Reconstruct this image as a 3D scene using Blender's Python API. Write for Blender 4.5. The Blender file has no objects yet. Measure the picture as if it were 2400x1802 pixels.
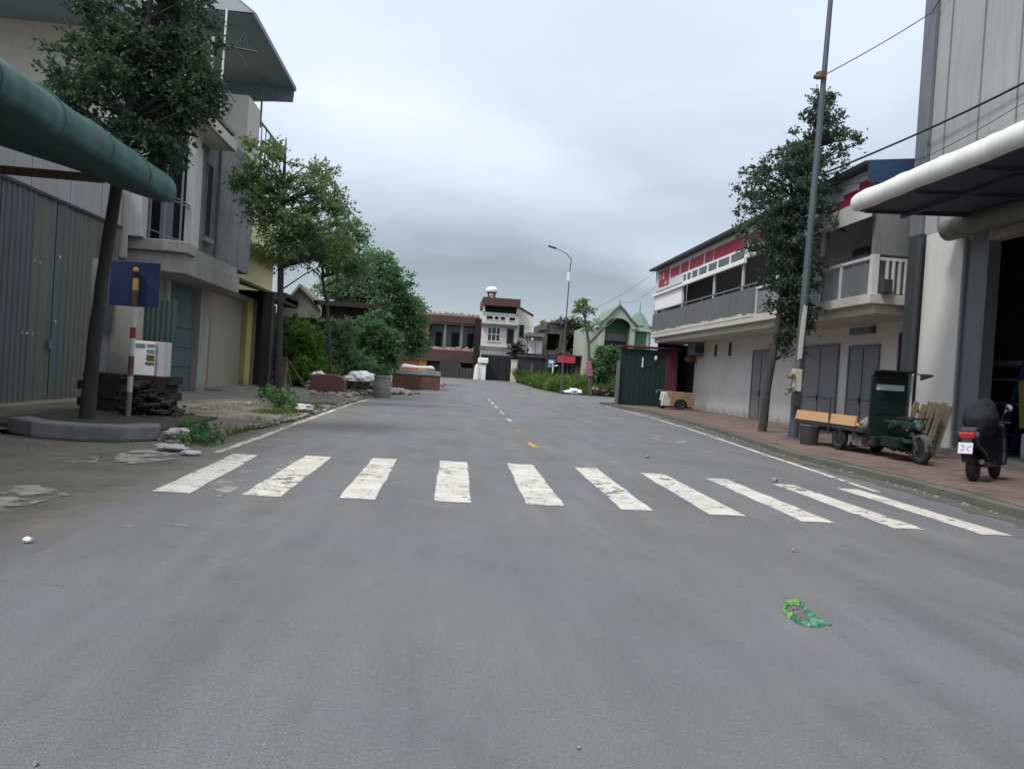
import bpy, bmesh, math, random
import numpy as np
from mathutils import Vector, Matrix, noise as mnoise
R=random.Random(7)
SC=bpy.context.scene; COL=SC.collection
pi=math.pi; rad=math.radians
# ------------------------------------------------------------------ helpers
def gz(y):                      # gentle rise of the ground beyond the bend
    if y<40: return 0.0
    if y<48: return 0.021*(y-40)**2/16.0
    return min(0.021*(y-44),1.18)

class MB:
    """collects shapes, build() links them as one mesh object"""
    def __init__(s): s.v=[]; s.f=[]; s.m=[]; s.mi=0
    def add(s,vs,fs):
        b=len(s.v); s.v+= [tuple(v) for v in vs]
        for f in fs: s.f.append(tuple(b+i for i in f)); s.m.append(s.mi)
        return s
    def box(s,x0,x1,y0,y1,z0,z1,M=None):
        vs=[(x,y,z) for z in (z0,z1) for y in (y0,y1) for x in (x0,x1)]
        if M is not None: vs=[tuple(M@Vector(v)) for v in vs]
        return s.add(vs,[(0,2,3,1),(4,5,7,6),(0,1,5,4),(2,6,7,3),(0,4,6,2),(1,3,7,5)])
    def prism(s,poly,axis,a0,a1,M=None):
        # poly in the two remaining axes: X->(y,z)  Y->(x,z)  Z->(x,y)
        def p(u,w,a):
            return {'X':(a,u,w),'Y':(u,a,w),'Z':(u,w,a)}[axis]
        n=len(poly); vs=[p(u,w,a0) for u,w in poly]+[p(u,w,a1) for u,w in poly]
        if M is not None: vs=[tuple(M@Vector(v)) for v in vs]
        fs=[tuple(range(n))[::-1],tuple(range(n,2*n))]+[(i,(i+1)%n,n+(i+1)%n,n+i) for i in range(n)]
        return s.add(vs,fs)
    def tube(s,pts,rs,n=8,cap=True):
        pts=[Vector(p) for p in pts]
        if not hasattr(rs,'__len__'): rs=[rs]*len(pts)
        rings=[]; up=None
        for i,p in enumerate(pts):
            d=(pts[min(i+1,len(pts)-1)]-pts[max(i-1,0)])
            if d.length<1e-9: d=Vector((0,0,1))
            d.normalize()
            if up is None:
                up=Vector((1,0,0)) if abs(d.x)<.9 else Vector((0,1,0))
            a=(up-d*up.dot(d)); a.normalize(); b=d.cross(a); up=a
            rings.append([p+(a*math.cos(2*pi*k/n)+b*math.sin(2*pi*k/n))*rs[i] for k in range(n)])
        vs=[v for r in rings for v in r]; fs=[]
        for i in range(len(pts)-1):
            for k in range(n):
                fs.append((i*n+k,i*n+(k+1)%n,(i+1)*n+(k+1)%n,(i+1)*n+k))
        if cap: fs+= [tuple(range(n))[::-1],tuple((len(pts)-1)*n+k for k in range(n))]
        return s.add(vs,fs)
    def bar(s,p,q,w,h=None):
        h=h or w; p=Vector(p); q=Vector(q); d=(q-p).normalized()
        a=Vector((0,0,1)) if abs(d.z)<.9 else Vector((0,1,0))
        sx=d.cross(a).normalized(); sz=sx.cross(d)
        vs=[c+sx*i*w/2+sz*j*h/2 for c in (p,q) for i,j in ((-1,-1),(1,-1),(1,1),(-1,1))]
        return s.add(vs,[(3,2,1,0),(4,5,6,7),(0,1,5,4),(1,2,6,5),(2,3,7,6),(3,0,4,7)])
    def lathe(s,prof,c,n=20,M=None):
        vs=[]
        for r,z in prof:
            for k in range(n): vs.append((c[0]+r*math.cos(2*pi*k/n),c[1]+r*math.sin(2*pi*k/n),c[2]+z))
        if M is not None: vs=[tuple(M@Vector(v)) for v in vs]
        fs=[]
        for i in range(len(prof)-1):
            for k in range(n): fs.append((i*n+k,i*n+(k+1)%n,(i+1)*n+(k+1)%n,(i+1)*n+k))
        fs+=[tuple(range(n))[::-1],tuple((len(prof)-1)*n+k for k in range(n))]
        return s.add(vs,fs)
    def rock(s,c,r,rnd,flat=.6,sub=1):
        bm=bmesh.new(); bmesh.ops.create_icosphere(bm,subdivisions=sub,radius=1)
        rx,ry,rz=[r*rnd.uniform(.7,1.25) for _ in range(3)]
        a=rnd.uniform(0,pi); ca,sa=math.cos(a),math.sin(a)
        vs=[]
        for v in bm.verts:
            k=rnd.uniform(.72,1.12); x,y,z=v.co.x*rx*k,v.co.y*ry*k,v.co.z*rz*flat*k
            vs.append((c[0]+x*ca-y*sa,c[1]+x*sa+y*ca,c[2]+z))
        fs=[tuple(v.index for v in f.verts) for f in bm.faces]; bm.free()
        return s.add(vs,fs)
    def build(s,name,mat,parent=None,bevel=0,smooth=False,recenter=True):
        me=bpy.data.meshes.new(name)
        off=Vector((0,0,0))
        if parent is None and recenter and s.v:
            a=np.array(s.v); lo=a.min(0); hi=a.max(0)
            off=Vector(((lo[0]+hi[0])/2,(lo[1]+hi[1])/2,lo[2]))
        par_off=Vector(parent['o']) if parent is not None else None
        if parent is not None: off=par_off
        vs=[(v[0]-off.x,v[1]-off.y,v[2]-off.z) for v in s.v]
        me.from_pydata(vs,[],s.f); me.update()
        mats=mat if isinstance(mat,(list,tuple)) else [mat]
        for m in mats: me.materials.append(m)
        if len(mats)>1: me.polygons.foreach_set('material_index',s.m)
        if smooth: me.polygons.foreach_set('use_smooth',[True]*len(me.polygons))
        o=bpy.data.objects.new(name,me); COL.objects.link(o)
        if parent is not None: o.parent=parent
        else: o.location=off
        o['o']=tuple(off)
        if bevel:
            b=o.modifiers.new('bevel','BEVEL'); b.width=bevel; b.segments=2; b.limit_method='ANGLE'; b.angle_limit=rad(40)
        if smooth:
            try:
                me.set_sharp_from_angle(angle=rad(45))
            except Exception: pass
        return o
def tag(o,label=None,cat=None,group=None,kind=None):
    if label: o['label']=label
    if cat: o['category']=cat
    if group: o['group']=group
    if kind: o['kind']=kind
    return o
def thing(name,loc,label,cat,group=None):
    o=bpy.data.objects.new(name,None); COL.objects.link(o); o.location=loc; o.empty_display_size=.2
    o['o']=tuple(loc); tag(o,label,cat,group); return o
def struct(o,label=None,cat=None): return tag(o,label,cat,None,'structure')

# ------------------------------------------------------------------ materials
def nd(nt,t,**k):
    n=nt.nodes.new(t)
    for a,b in k.items(): setattr(n,a,b)
    return n
def mat(name,c,rough=.75,var=.18,scale=1.2,fine=25.,bump=.15,bscale=40.,metal=0.,spec=.35,streak=0.,stain=None,stain_amt=.0,stain_scale=.8,axis=(1,1,1),splash=0.):
    """procedural colour: two noise octaves, optional vertical dirt streaks and stains with a shape of their own"""
    m=bpy.data.materials.new(name); m.use_nodes=True; nt=m.node_tree; L=nt.links
    bs=nt.nodes['Principled BSDF']; bs.inputs['Roughness'].default_value=rough; bs.inputs['Metallic'].default_value=metal
    bs.inputs['Specular IOR Level'].default_value=spec
    g=nd(nt,'ShaderNodeNewGeometry'); mp=nd(nt,'ShaderNodeMapping'); mp.inputs['Scale'].default_value=axis
    L.new(g.outputs['Position'],mp.inputs['Vector'])
    n1=nd(nt,'ShaderNodeTexNoise'); n1.inputs['Scale'].default_value=scale; n1.inputs['Detail'].default_value=6; n1.inputs['Roughness'].default_value=.62
    n2=nd(nt,'ShaderNodeTexNoise'); n2.inputs['Scale'].default_value=fine; n2.inputs['Detail'].default_value=4
    L.new(mp.outputs[0],n1.inputs['Vector']); L.new(mp.outputs[0],n2.inputs['Vector'])
    mx=nd(nt,'ShaderNodeMix',data_type='FLOAT'); mx.inputs[0].default_value=.35
    L.new(n1.outputs['Fac'],mx.inputs[2]); L.new(n2.outputs['Fac'],mx.inputs[3])
    rp=nd(nt,'ShaderNodeValToRGB'); rp.color_ramp.elements[0].position=.3; rp.color_ramp.elements[1].position=.7
    rp.color_ramp.elements[0].color=tuple(x*(1-var) for x in c)+(1,); rp.color_ramp.elements[1].color=tuple(min(1,x*(1+var)) for x in c)+(1,)
    L.new(mx.outputs[0],rp.inputs[0]); out=rp.outputs['Color']
    if streak:
        mp2=nd(nt,'ShaderNodeMapping'); mp2.inputs['Scale'].default_value=(5,5,.35); L.new(g.outputs['Position'],mp2.inputs['Vector'])
        n3=nd(nt,'ShaderNodeTexNoise'); n3.inputs['Scale'].default_value=1.3; n3.inputs['Detail'].default_value=5; L.new(mp2.outputs[0],n3.inputs['Vector'])
        r3=nd(nt,'ShaderNodeValToRGB'); r3.color_ramp.elements[0].position=.48; r3.color_ramp.elements[1].position=.72
        L.new(n3.outputs['Fac'],r3.inputs[0])
        mm=nd(nt,'ShaderNodeMath',operation='MULTIPLY'); mm.inputs[1].default_value=streak; L.new(r3.outputs['Color'],mm.inputs[0])
        m3=nd(nt,'ShaderNodeMix',data_type='RGBA'); L.new(mm.outputs[0],m3.inputs[0]); L.new(out,m3.inputs[6]); m3.inputs[7].default_value=tuple(x*.35 for x in c)+(1,)
        out=m3.outputs[2]
    if stain:
        n4=nd(nt,'ShaderNodeTexNoise'); n4.inputs['Scale'].default_value=stain_scale; n4.inputs['Detail'].default_value=8; n4.inputs['Roughness'].default_value=.68
        L.new(mp.outputs[0],n4.inputs['Vector'])
        r4=nd(nt,'ShaderNodeValToRGB'); r4.color_ramp.elements[0].position=.5; r4.color_ramp.elements[1].position=.66
        L.new(n4.outputs['Fac'],r4.inputs[0])
        mm=nd(nt,'ShaderNodeMath',operation='MULTIPLY'); mm.inputs[1].default_value=stain_amt; L.new(r4.outputs['Color'],mm.inputs[0])
        m4=nd(nt,'ShaderNodeMix',data_type='RGBA'); L.new(mm.outputs[0],m4.inputs[0]); L.new(out,m4.inputs[6]); m4.inputs[7].default_value=tuple(stain)+(1,)
        out=m4.outputs[2]
    if splash:
        sx=nd(nt,'ShaderNodeSeparateXYZ'); L.new(g.outputs['Position'],sx.inputs[0])
        n5=nd(nt,'ShaderNodeTexNoise'); n5.inputs['Scale'].default_value=1.7; n5.inputs['Detail'].default_value=8; n5.inputs['Roughness'].default_value=.7; L.new(g.outputs['Position'],n5.inputs['Vector'])
        ma=nd(nt,'ShaderNodeMath',operation='MULTIPLY_ADD'); L.new(n5.outputs['Fac'],ma.inputs[0]); ma.inputs[1].default_value=1.5; L.new(sx.outputs['Z'],ma.inputs[2])
        mr=nd(nt,'ShaderNodeMapRange'); mr.inputs['From Min'].default_value=1.25; mr.inputs['From Max'].default_value=.85; mr.inputs['To Max'].default_value=splash; L.new(ma.outputs[0],mr.inputs['Value'])
        m5=nd(nt,'ShaderNodeMix',data_type='RGBA'); L.new(mr.outputs[0],m5.inputs[0]); L.new(out,m5.inputs[6]); m5.inputs[7].default_value=(.13,.115,.095,1); out=m5.outputs[2]
    L.new(out,bs.inputs['Base Color'])
    if bump:
        nb=nd(nt,'ShaderNodeTexNoise'); nb.inputs['Scale'].default_value=bscale; nb.inputs['Detail'].default_value=5; L.new(mp.outputs[0],nb.inputs['Vector'])
        b=nd(nt,'ShaderNodeBump'); b.inputs['Strength'].default_value=bump; b.inputs['Distance'].default_value=.02; L.new(nb.outputs['Fac'],b.inputs['Height']); L.new(b.outputs[0],bs.inputs['Normal'])
    return m
def leafmat(name,c,c2,trans=.3):
    m=bpy.data.materials.new(name); m.use_nodes=True; nt=m.node_tree; L=nt.links
    bs=nt.nodes['Principled BSDF']; bs.inputs['Roughness'].default_value=.55; bs.inputs['Specular IOR Level'].default_value=.25
    g=nd(nt,'ShaderNodeNewGeometry'); rp=nd(nt,'ShaderNodeValToRGB')
    rp.color_ramp.elements[0].color=tuple(c)+(1,); rp.color_ramp.elements[1].color=tuple(c2)+(1,)
    n=nd(nt,'ShaderNodeTexNoise'); n.inputs['Scale'].default_value=.9; n.inputs['Detail'].default_value=3; L.new(g.outputs['Position'],n.inputs['Vector'])
    mx=nd(nt,'ShaderNodeMix',data_type='FLOAT'); mx.inputs[0].default_value=.55
    L.new(g.outputs['Random Per Island'],mx.inputs[2]); L.new(n.outputs['Fac'],mx.inputs[3]); L.new(mx.outputs[0],rp.inputs[0])
    L.new(rp.outputs[0],bs.inputs['Base Color'])
    t=nd(nt,'ShaderNodeBsdfTranslucent'); L.new(rp.outputs[0],t.inputs['Color'])
    ms=nd(nt,'ShaderNodeMixShader'); ms.inputs[0].default_value=trans
    L.new(bs.outputs[0],ms.inputs[1]); L.new(t.outputs[0],ms.inputs[2]); L.new(ms.outputs[0],nt.nodes['Material Output'].inputs[0])
    return m
def paintmat(name,c,under,wear=.5,soft=.06,scale=4.):
    m=bpy.data.materials.new(name); m.use_nodes=True; nt=m.node_tree; L=nt.links
    bs=nt.nodes['Principled BSDF']; bs.inputs['Roughness'].default_value=.7
    g=nd(nt,'ShaderNodeNewGeometry')
    n=nd(nt,'ShaderNodeTexNoise'); n.inputs['Scale'].default_value=scale; n.inputs['Detail'].default_value=9; n.inputs['Roughness'].default_value=.72; L.new(g.outputs['Position'],n.inputs['Vector'])
    r=nd(nt,'ShaderNodeValToRGB'); r.color_ramp.elements[0].position=wear; r.color_ramp.elements[1].position=wear+soft
    L.new(n.outputs['Fac'],r.inputs[0])
    n2=nd(nt,'ShaderNodeTexNoise'); n2.inputs['Scale'].default_value=2.2; n2.inputs['Detail'].default_value=6; L.new(g.outputs['Position'],n2.inputs['Vector'])
    r2=nd(nt,'ShaderNodeValToRGB'); r2.color_ramp.elements[0].position=.35; r2.color_ramp.elements[1].position=.68
    r2.color_ramp.elements[0].color=tuple(c)+(1,); r2.color_ramp.elements[1].color=tuple(x*.78 for x in c)+(1,); L.new(n2.outputs['Fac'],r2.inputs[0])
    # thin cracks
    vo=nd(nt,'ShaderNodeTexVoronoi',feature='DISTANCE_TO_EDGE'); vo.inputs['Scale'].default_value=1.3
    ad=nd(nt,'ShaderNodeVectorMath',operation='ADD'); sc=nd(nt,'ShaderNodeVectorMath',operation='SCALE'); sc.inputs['Scale'].default_value=.35
    L.new(n.outputs['Color'],sc.inputs[0]); L.new(sc.outputs[0],ad.inputs[0]); L.new(g.outputs['Position'],ad.inputs[1]); L.new(ad.outputs[0],vo.inputs['Vector'])
    rc=nd(nt,'ShaderNodeValToRGB'); rc.color_ramp.elements[0].position=0; rc.color_ramp.elements[1].position=.014
    rc.color_ramp.elements[0].color=(.35,.35,.35,1); L.new(vo.outputs['Distance'],rc.inputs[0])
    mu=nd(nt,'ShaderNodeMix',data_type='RGBA',blend_type='MULTIPLY'); mu.inputs[0].default_value=1; L.new(r2.outputs[0],mu.inputs[6]); L.new(rc.outputs[0],mu.inputs[7])
    mx=nd(nt,'ShaderNodeMix',data_type='RGBA'); L.new(r.outputs[0],mx.inputs[0]); mx.inputs[6].default_value=tuple(under)+(1,); L.new(mu.outputs[2],mx.inputs[7])
    L.new(mx.outputs[2],bs.inputs['Base Color']); return m
def decalmat(name,c,wear,soft,scale,c2=None,dist=1.):
    """thin paint or dust layer: worn through by noise, the ground shows in the gaps"""
    m=paintmat(name,c,c,wear,soft,scale); nt=m.node_tree; L=nt.links; out=nt.nodes['Material Output']; bs=nt.nodes['Principled BSDF']
    g=nd(nt,'ShaderNodeNewGeometry'); n=nd(nt,'ShaderNodeTexNoise'); n.inputs['Scale'].default_value=scale; n.inputs['Detail'].default_value=9; n.inputs['Roughness'].default_value=.72; L.new(g.outputs['Position'],n.inputs['Vector'])
    r=nd(nt,'ShaderNodeValToRGB'); r.color_ramp.elements[0].position=wear; r.color_ramp.elements[1].position=wear+soft
    lo=nd(nt,'ShaderNodeTexNoise'); lo.inputs['Scale'].default_value=.75; lo.inputs['Detail'].default_value=3; L.new(g.outputs['Position'],lo.inputs['Vector'])
    ml=nd(nt,'ShaderNodeMath',operation='MULTIPLY_ADD'); L.new(lo.outputs['Fac'],ml.inputs[0]); ml.inputs[1].default_value=.45; L.new(n.outputs['Fac'],ml.inputs[2])
    su=nd(nt,'ShaderNodeMath',operation='SUBTRACT'); L.new(ml.outputs[0],su.inputs[0]); su.inputs[1].default_value=.225; L.new(su.outputs[0],r.inputs[0])
    t=nd(nt,'ShaderNodeBsdfTransparent'); ms=nd(nt,'ShaderNodeMixShader'); L.new(r.outputs[0],ms.inputs[0]); L.new(t.outputs[0],ms.inputs[1]); L.new(bs.outputs[0],ms.inputs[2]); L.new(ms.outputs[0],out.inputs[0])
    return m
def glassmat(name,c=(.04,.05,.055),rough=.12):
    m=mat(name,c,rough,.3,.7,6,0,spec=.6); return m

def asphalt_mat():
    m=bpy.data.materials.new('asphalt'); m.use_nodes=True; nt=m.node_tree; L=nt.links
    bs=nt.nodes['Principled BSDF']; bs.inputs['Specular IOR Level'].default_value=.3
    g=nd(nt,'ShaderNodeNewGeometry'); P=g.outputs['Position']
    def nz(s,d,r=.6,sc=None):
        n=nd(nt,'ShaderNodeTexNoise'); n.inputs['Scale'].default_value=s; n.inputs['Detail'].default_value=d; n.inputs['Roughness'].default_value=r
        if sc:
            mp=nd(nt,'ShaderNodeMapping'); mp.inputs['Scale'].default_value=sc; L.new(P,mp.inputs['Vector']); L.new(mp.outputs[0],n.inputs['Vector'])
        else: L.new(P,n.inputs['Vector'])
        return n.outputs['Fac']
    def ramp(i,a,b,ca,cb):
        r=nd(nt,'ShaderNodeValToRGB'); r.color_ramp.elements[0].position=a; r.color_ramp.elements[1].position=b
        r.color_ramp.elements[0].color=ca; r.color_ramp.elements[1].color=cb; L.new(i,r.inputs[0]); return r.outputs[0]
    def mix(f,a,b,bt='MIX'):
        x=nd(nt,'ShaderNodeMix',data_type='RGBA',blend_type=bt)
        if isinstance(f,float): x.inputs[0].default_value=f
        else: L.new(f,x.inputs[0])
        L.new(a,x.inputs[6])
        if isinstance(b,tuple): x.inputs[7].default_value=b
        else: L.new(b,x.inputs[7])
        return x.outputs[2]
    def G(v): return (v,v,v,1)
    base=ramp(nz(.35,5),.33,.68,(.134,.138,.147,1),(.153,.152,.148,1))
    base=mix(1.0,base,ramp(nz(.8,8,.7,(1,.45,1)),.3,.72,G(.84),G(1.1)),'MULTIPLY')
    base=mix(1.0,base,ramp(nz(140,3,.8),.3,.7,G(.58),G(1.42)),'MULTIPLY')
    base=mix(1.0,base,ramp(nz(38,5,.8),.3,.7,G(.86),G(1.12)),'MULTIPLY')
    base=mix(1.0,base,ramp(nz(1.4,6,.65,(1.6,.12,1)),.3,.7,G(.84),G(1.1)),'MULTIPLY')
    base=mix(1.0,base,ramp(nz(75,3,.8),.3,.7,G(.74),G(1.24)),'MULTIPLY')
    vs=nd(nt,'ShaderNodeTexVoronoi'); vs.inputs['Scale'].default_value=55; L.new(P,vs.inputs['Vector'])
    base=mix(ramp(vs.outputs['Distance'],.10,.2,G(.55),G(0)),base,(.30,.295,.285,1))
    # dark oily blotches and pale scuffs
    base=mix(ramp(nz(.28,4),.45,.66,G(0),G(.6)),base,(.128,.133,.150,1))
    base=mix(ramp(nz(.7,9,.74,(1.3,.7,1)),.53,.72,G(0),G(.62)),base,(.085,.084,.084,1))
    base=mix(ramp(nz(2.6,8,.75),.60,.72,G(0),G(.45)),base,(.08,.08,.08,1))
    base=mix(ramp(nz(1.1,9,.75,(.7,1.6,1)),.66,.74,G(0),G(.5)),base,(.28,.28,.27,1))
    base=mix(ramp(nz(9,6,.75),.70,.74,G(0),G(.6)),base,(.05,.05,.052,1))
    sx=nd(nt,'ShaderNodeSeparateXYZ'); L.new(P,sx.inputs[0])
    def mrange(sock,noise_amt,a,b):
        k=nd(nt,'ShaderNodeMath',operation='MULTIPLY_ADD'); L.new(nz(.9,8,.7),k.inputs[0]); k.inputs[1].default_value=noise_amt; L.new(sock,k.inputs[2])
        r=nd(nt,'ShaderNodeMapRange'); r.inputs['From Min'].default_value=a; r.inputs['From Max'].default_value=b; r.clamp=True; L.new(k.outputs[0],r.inputs['Value']); return r.outputs[0]
    mk=nd(nt,'ShaderNodeMath',operation='MULTIPLY'); L.new(mrange(sx.outputs['X'],2.2,-1.75,-2.35),mk.inputs[0]); L.new(mrange(sx.outputs['Y'],2.0,6.5,7.1),mk.inputs[1])
    mud=ramp(nz(1.6,8,.7),.3,.72,(.118,.108,.09,1),(.205,.19,.165,1))
    mud=mix(1.0,mud,ramp(nz(45,5,.8),.3,.7,G(.82),G(1.15)),'MULTIPLY')
    base=mix(mk.outputs[0],base,mud)
    # hairline cracks
    vo=nd(nt,'ShaderNodeTexVoronoi',feature='DISTANCE_TO_EDGE'); vo.inputs['Scale'].default_value=.32
    sc=nd(nt,'ShaderNodeVectorMath',operation='SCALE'); sc.inputs['Scale'].default_value=1.6
    nn=nd(nt,'ShaderNodeTexNoise'); nn.inputs['Scale'].default_value=1.3; nn.inputs['Detail'].default_value=7; L.new(P,nn.inputs['Vector']); L.new(nn.outputs['Color'],sc.inputs[0])
    av=nd(nt,'ShaderNodeVectorMath',operation='ADD'); L.new(sc.outputs[0],av.inputs[0]); L.new(P,av.inputs[1]); L.new(av.outputs[0],vo.inputs['Vector'])
    ck=ramp(vo.outputs['Distance'],0,.0045,G(1),G(0)); cm=nd(nt,'ShaderNodeMath',operation='MULTIPLY'); L.new(ck,cm.inputs[0]); L.new(ramp(nz(.45,3),.52,.6,G(0),G(.55)),cm.inputs[1])
    base=mix(cm.outputs[0],base,(.045,.045,.045,1))
    L.new(base,bs.inputs['Base Color'])
    L.new(ramp(nz(.5,5),.35,.65,G(.62),G(.85)),bs.inputs['Roughness'])
    b=nd(nt,'ShaderNodeBump'); b.inputs['Strength'].default_value=.35; b.inputs['Distance'].default_value=.01
    L.new(nz(120,4,.75),b.inputs['Height']); L.new(b.outputs[0],bs.inputs['Normal'])
    return m
M={}
M['asphalt']=asphalt_mat()
M['dirt']=mat('dirt',(.13,.115,.095),.95,.35,.7,18,.5,30,stain=(.08,.07,.055),stain_amt=.6,stain_scale=.5)
M['mud']=mat('dusty mud',(.155,.145,.125),.9,.22,.9,22,.35,40,stain=(.105,.098,.085),stain_amt=.7,stain_scale=.6,axis=(.6,1.4,1))
M['silt']=mat('dark gutter silt',(.085,.08,.07),.9,.3,1.2,22,.35,40,stain=(.14,.13,.115),stain_amt=.7,stain_scale=.8)
M['concrete_pave']=mat('old paving',(.19,.175,.155),.9,.25,.8,20,.35,30,stain=(.09,.085,.07),stain_amt=.6,stain_scale=.7)
M['brickpave']=mat('red paver dust',(.15,.105,.09),.9,.35,1.4,11,.6,16,stain=(.075,.066,.055),stain_amt=.85,stain_scale=.9)
M['kerb']=mat('mossy kerb',(.11,.11,.092),.9,.3,1.4,20,.4,30,stain=(.07,.075,.05),stain_amt=.6,stain_scale=1.1)
M['white_paint']=decalmat('road paint',(.56,.54,.485),.36,.07,5.)
M['worn_paint']=decalmat('worn road paint',(.40,.38,.33),.42,.12,3.)
M['line_paint']=decalmat('edge paint',(.56,.54,.48),.41,.06,4.)
M['yellow_paint']=decalmat('yellow paint',(.60,.38,.05),.43,.05,6.)
M['conc']=mat('concrete',(.33,.32,.295),.9,.2,.8,18,.25,30,streak=.35,stain=(.2,.19,.175),stain_amt=.6,stain_scale=.9,splash=.6)
M['conc_dark']=mat('weathered concrete',(.20,.20,.195),.9,.25,.7,14,.3,30,streak=.4,stain=(.07,.07,.065),stain_amt=.6,stain_scale=.6)
M['cream']=mat('cream render',(.50,.475,.42),.85,.08,.5,12,.12,40,streak=.12)
M['white_wall']=mat('off white render',(.62,.612,.585),.85,.06,.5,10,.12,40,streak=.07,stain=(.40,.385,.35),stain_amt=.4,stain_scale=.5,splash=.6)
M['white']=mat('white paint',(.78,.78,.77),.6,.06,1,20,.05)
M['dull_white']=mat('dull white paint',(.55,.55,.53),.7,.12,1,20,.05,streak=.2)
M['plastic_white']=mat('white plastic',(.8,.8,.8),.45,.05,2,30,.1,15)
M['grey_metal']=mat('grey metal',(.17,.18,.195),.55,.12,.8,20,.05,metal=.2,streak=.2)
M['door_grey']=mat('grey steel door',(.20,.205,.22),.55,.12,1.0,12,.05,splash=.5,streak=.15,stain=(.22,.22,.23),stain_amt=.4,stain_scale=1.2)
M['dark_metal']=mat('dark steel',(.045,.05,.055),.5,.2,1,20,.05)
M['pole']=mat('galvanised pole',(.10,.115,.13),.5,.15,1,20,.05,metal=.3)
M['sheet_a']=mat('blue grey sheet',(.125,.134,.142),.55,.12,.6,12,.05,streak=.25)
M['sheet_b']=mat('olive grey sheet',(.14,.142,.125),.55,.12,.6,12,.05,streak=.25)
M['sheet_c']=mat('slate blue sheet',(.10,.125,.14),.5,.12,.6,12,.05,streak=.2)
M['sheet_d']=mat('pale grey sheet',(.36,.365,.36),.55,.1,.5,12,.05,streak=.2)
M['green_awning']=mat('green awning cloth',(.036,.098,.085),.6,.25,.8,20,.12,30,streak=.0,stain=(.10,.17,.15),stain_amt=.55,stain_scale=1.0,axis=(.3,4,.3))
M['white_awning']=mat('white awning sheet',(.70,.70,.66),.5,.08,.6,12,.08,12,spec=.4,stain=(.42,.41,.37),stain_amt=.35,stain_scale=1.2,axis=(.3,3,.3))
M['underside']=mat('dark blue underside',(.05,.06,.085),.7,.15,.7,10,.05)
M['canopy']=mat('blue grey roof sheet',(.19,.245,.285),.6,.1,.4,8,.05,streak=.15)
M['canopy_pale']=mat('pale roof sheet',(.38,.42,.43),.6,.08,.4,8,.05)
M['sign_blue']=mat('blue sign',(.028,.045,.13),.5,.12,1.2,16,.05)
M['stripe_red']=mat('red pole paint',(.32,.03,.05),.6,.2,4,30,.1)
M['rust']=mat('rust',(.17,.075,.05),.85,.3,6,40,.3)
M['gold']=mat('yellow tape',(.55,.40,.10),.6,.2,6,30,.2)
M['bark']=mat('bark',(.055,.052,.046),.95,.35,3,25,.8,18,axis=(1,1,.3))
M['bark_pale']=mat('pale bark',(.11,.10,.085),.95,.35,3,25,.8,18,axis=(1,1,.3))
M['green_door']=mat('green steel door',(.07,.115,.108),.6,.15,.9,14,.08,streak=.25)
M['tarp']=mat('green tarp',(.05,.09,.08),.8,.25,1.4,14,.3,12,streak=.3)
M['orange_post']=mat('orange brown post',(.30,.17,.09),.8,.25,1.5,16,.2,streak=.3)
M['shutter']=mat('taupe shutter',(.36,.33,.27),.6,.06,.5,10,.04)
M['yellow_post']=mat('yellow painted post',(.47,.44,.15),.7,.15,1.5,16,.1,splash=.6,streak=.2)
M['yellow_wall']=mat('pale yellow wall',(.60,.56,.30),.85,.1,.6,10,.12,streak=.2)
M['dark_wood']=mat('dark wood',(.038,.033,.03),.85,.4,2,20,.4,20,axis=(3,3,.4))
M['brown_wood']=mat('brown wood',(.15,.10,.065),.85,.3,3,24,.4,20,axis=(3,3,.5))
M['pallet_wood']=mat('old timber',(.20,.16,.115),.9,.35,3,24,.4,20)
M['orange_wood']=mat('fresh plywood',(.52,.31,.15),.65,.1,3,20,.08,20,axis=(6,.5,6))
M['tile']=mat('roof tile',(.30,.22,.13),.9,.3,3,20,.4,10)
M['thatch']=mat('old fibre roof',(.17,.175,.16),.95,.3,1.6,16,.4,12)
M['soot']=mat('blackened brick',(.024,.021,.018),.95,.5,1.4,16,.6,14,stain=(.065,.055,.042),stain_amt=.5,stain_scale=1.5)
M['red_brick']=mat('red brick rubble',(.15,.075,.06),.95,.35,2.2,20,.5,16,stain=(.2,.17,.15),stain_amt=.4,stain_scale=1.)
M['brown_box']=mat('reddish brown vinyl',(.165,.085,.065),.7,.15,2,20,.15,12)
M['rubble']=mat('rubble',(.26,.235,.205),.95,.35,2,20,.5,20)
M['house_red']=mat('terracotta wall',(.26,.14,.11),.85,.12,.5,8,.1,streak=.15)
M['maroon']=mat('maroon sheet',(.095,.05,.048),.7,.15,.6,10,.08,streak=.15)
M['maroon_bright']=mat('wine red sheet',(.105,.026,.042),.6,.12,.6,10,.08)
M['dusty_pink']=mat('bleached tiles',(.42,.32,.30),.9,.3,3,16,.3,stain=(.10,.04,.04),stain_amt=.9,stain_scale=2.2)
M['balcony_grey']=mat('balcony grey',(.20,.205,.20),.85,.12,.6,8,.1,streak=.3)
M['black_tarp']=mat('black tarpaulin',(.016,.017,.02),.75,.3,.8,10,.3,6)
M['fence_brown']=mat('murky sheet fence',(.05,.048,.045),.8,.25,.8,10,.1,streak=.25)
M['fence_purple']=mat('dark purple sheet',(.042,.036,.042),.7,.2,.8,10,.1,streak=.25)
M['ruin']=mat('stained old wall',(.15,.14,.115),.95,.35,1,12,.4,14,streak=.5,stain=(.06,.055,.045),stain_amt=.8,stain_scale=.8)
M['mint']=mat('mint render',(.36,.41,.345),.85,.1,.6,10,.1,streak=.15)
M['mint_dark']=mat('green wall',(.085,.17,.10),.85,.15,.7,10,.1,streak=.2)
M['mint_roof']=mat('sea green tiles',(.165,.225,.185),.8,.15,1.5,14,.25,8)
M['kiosk_green']=mat('dark green sheet',(.013,.034,.029),.55,.12,.6,10,.05,streak=.12)
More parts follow.
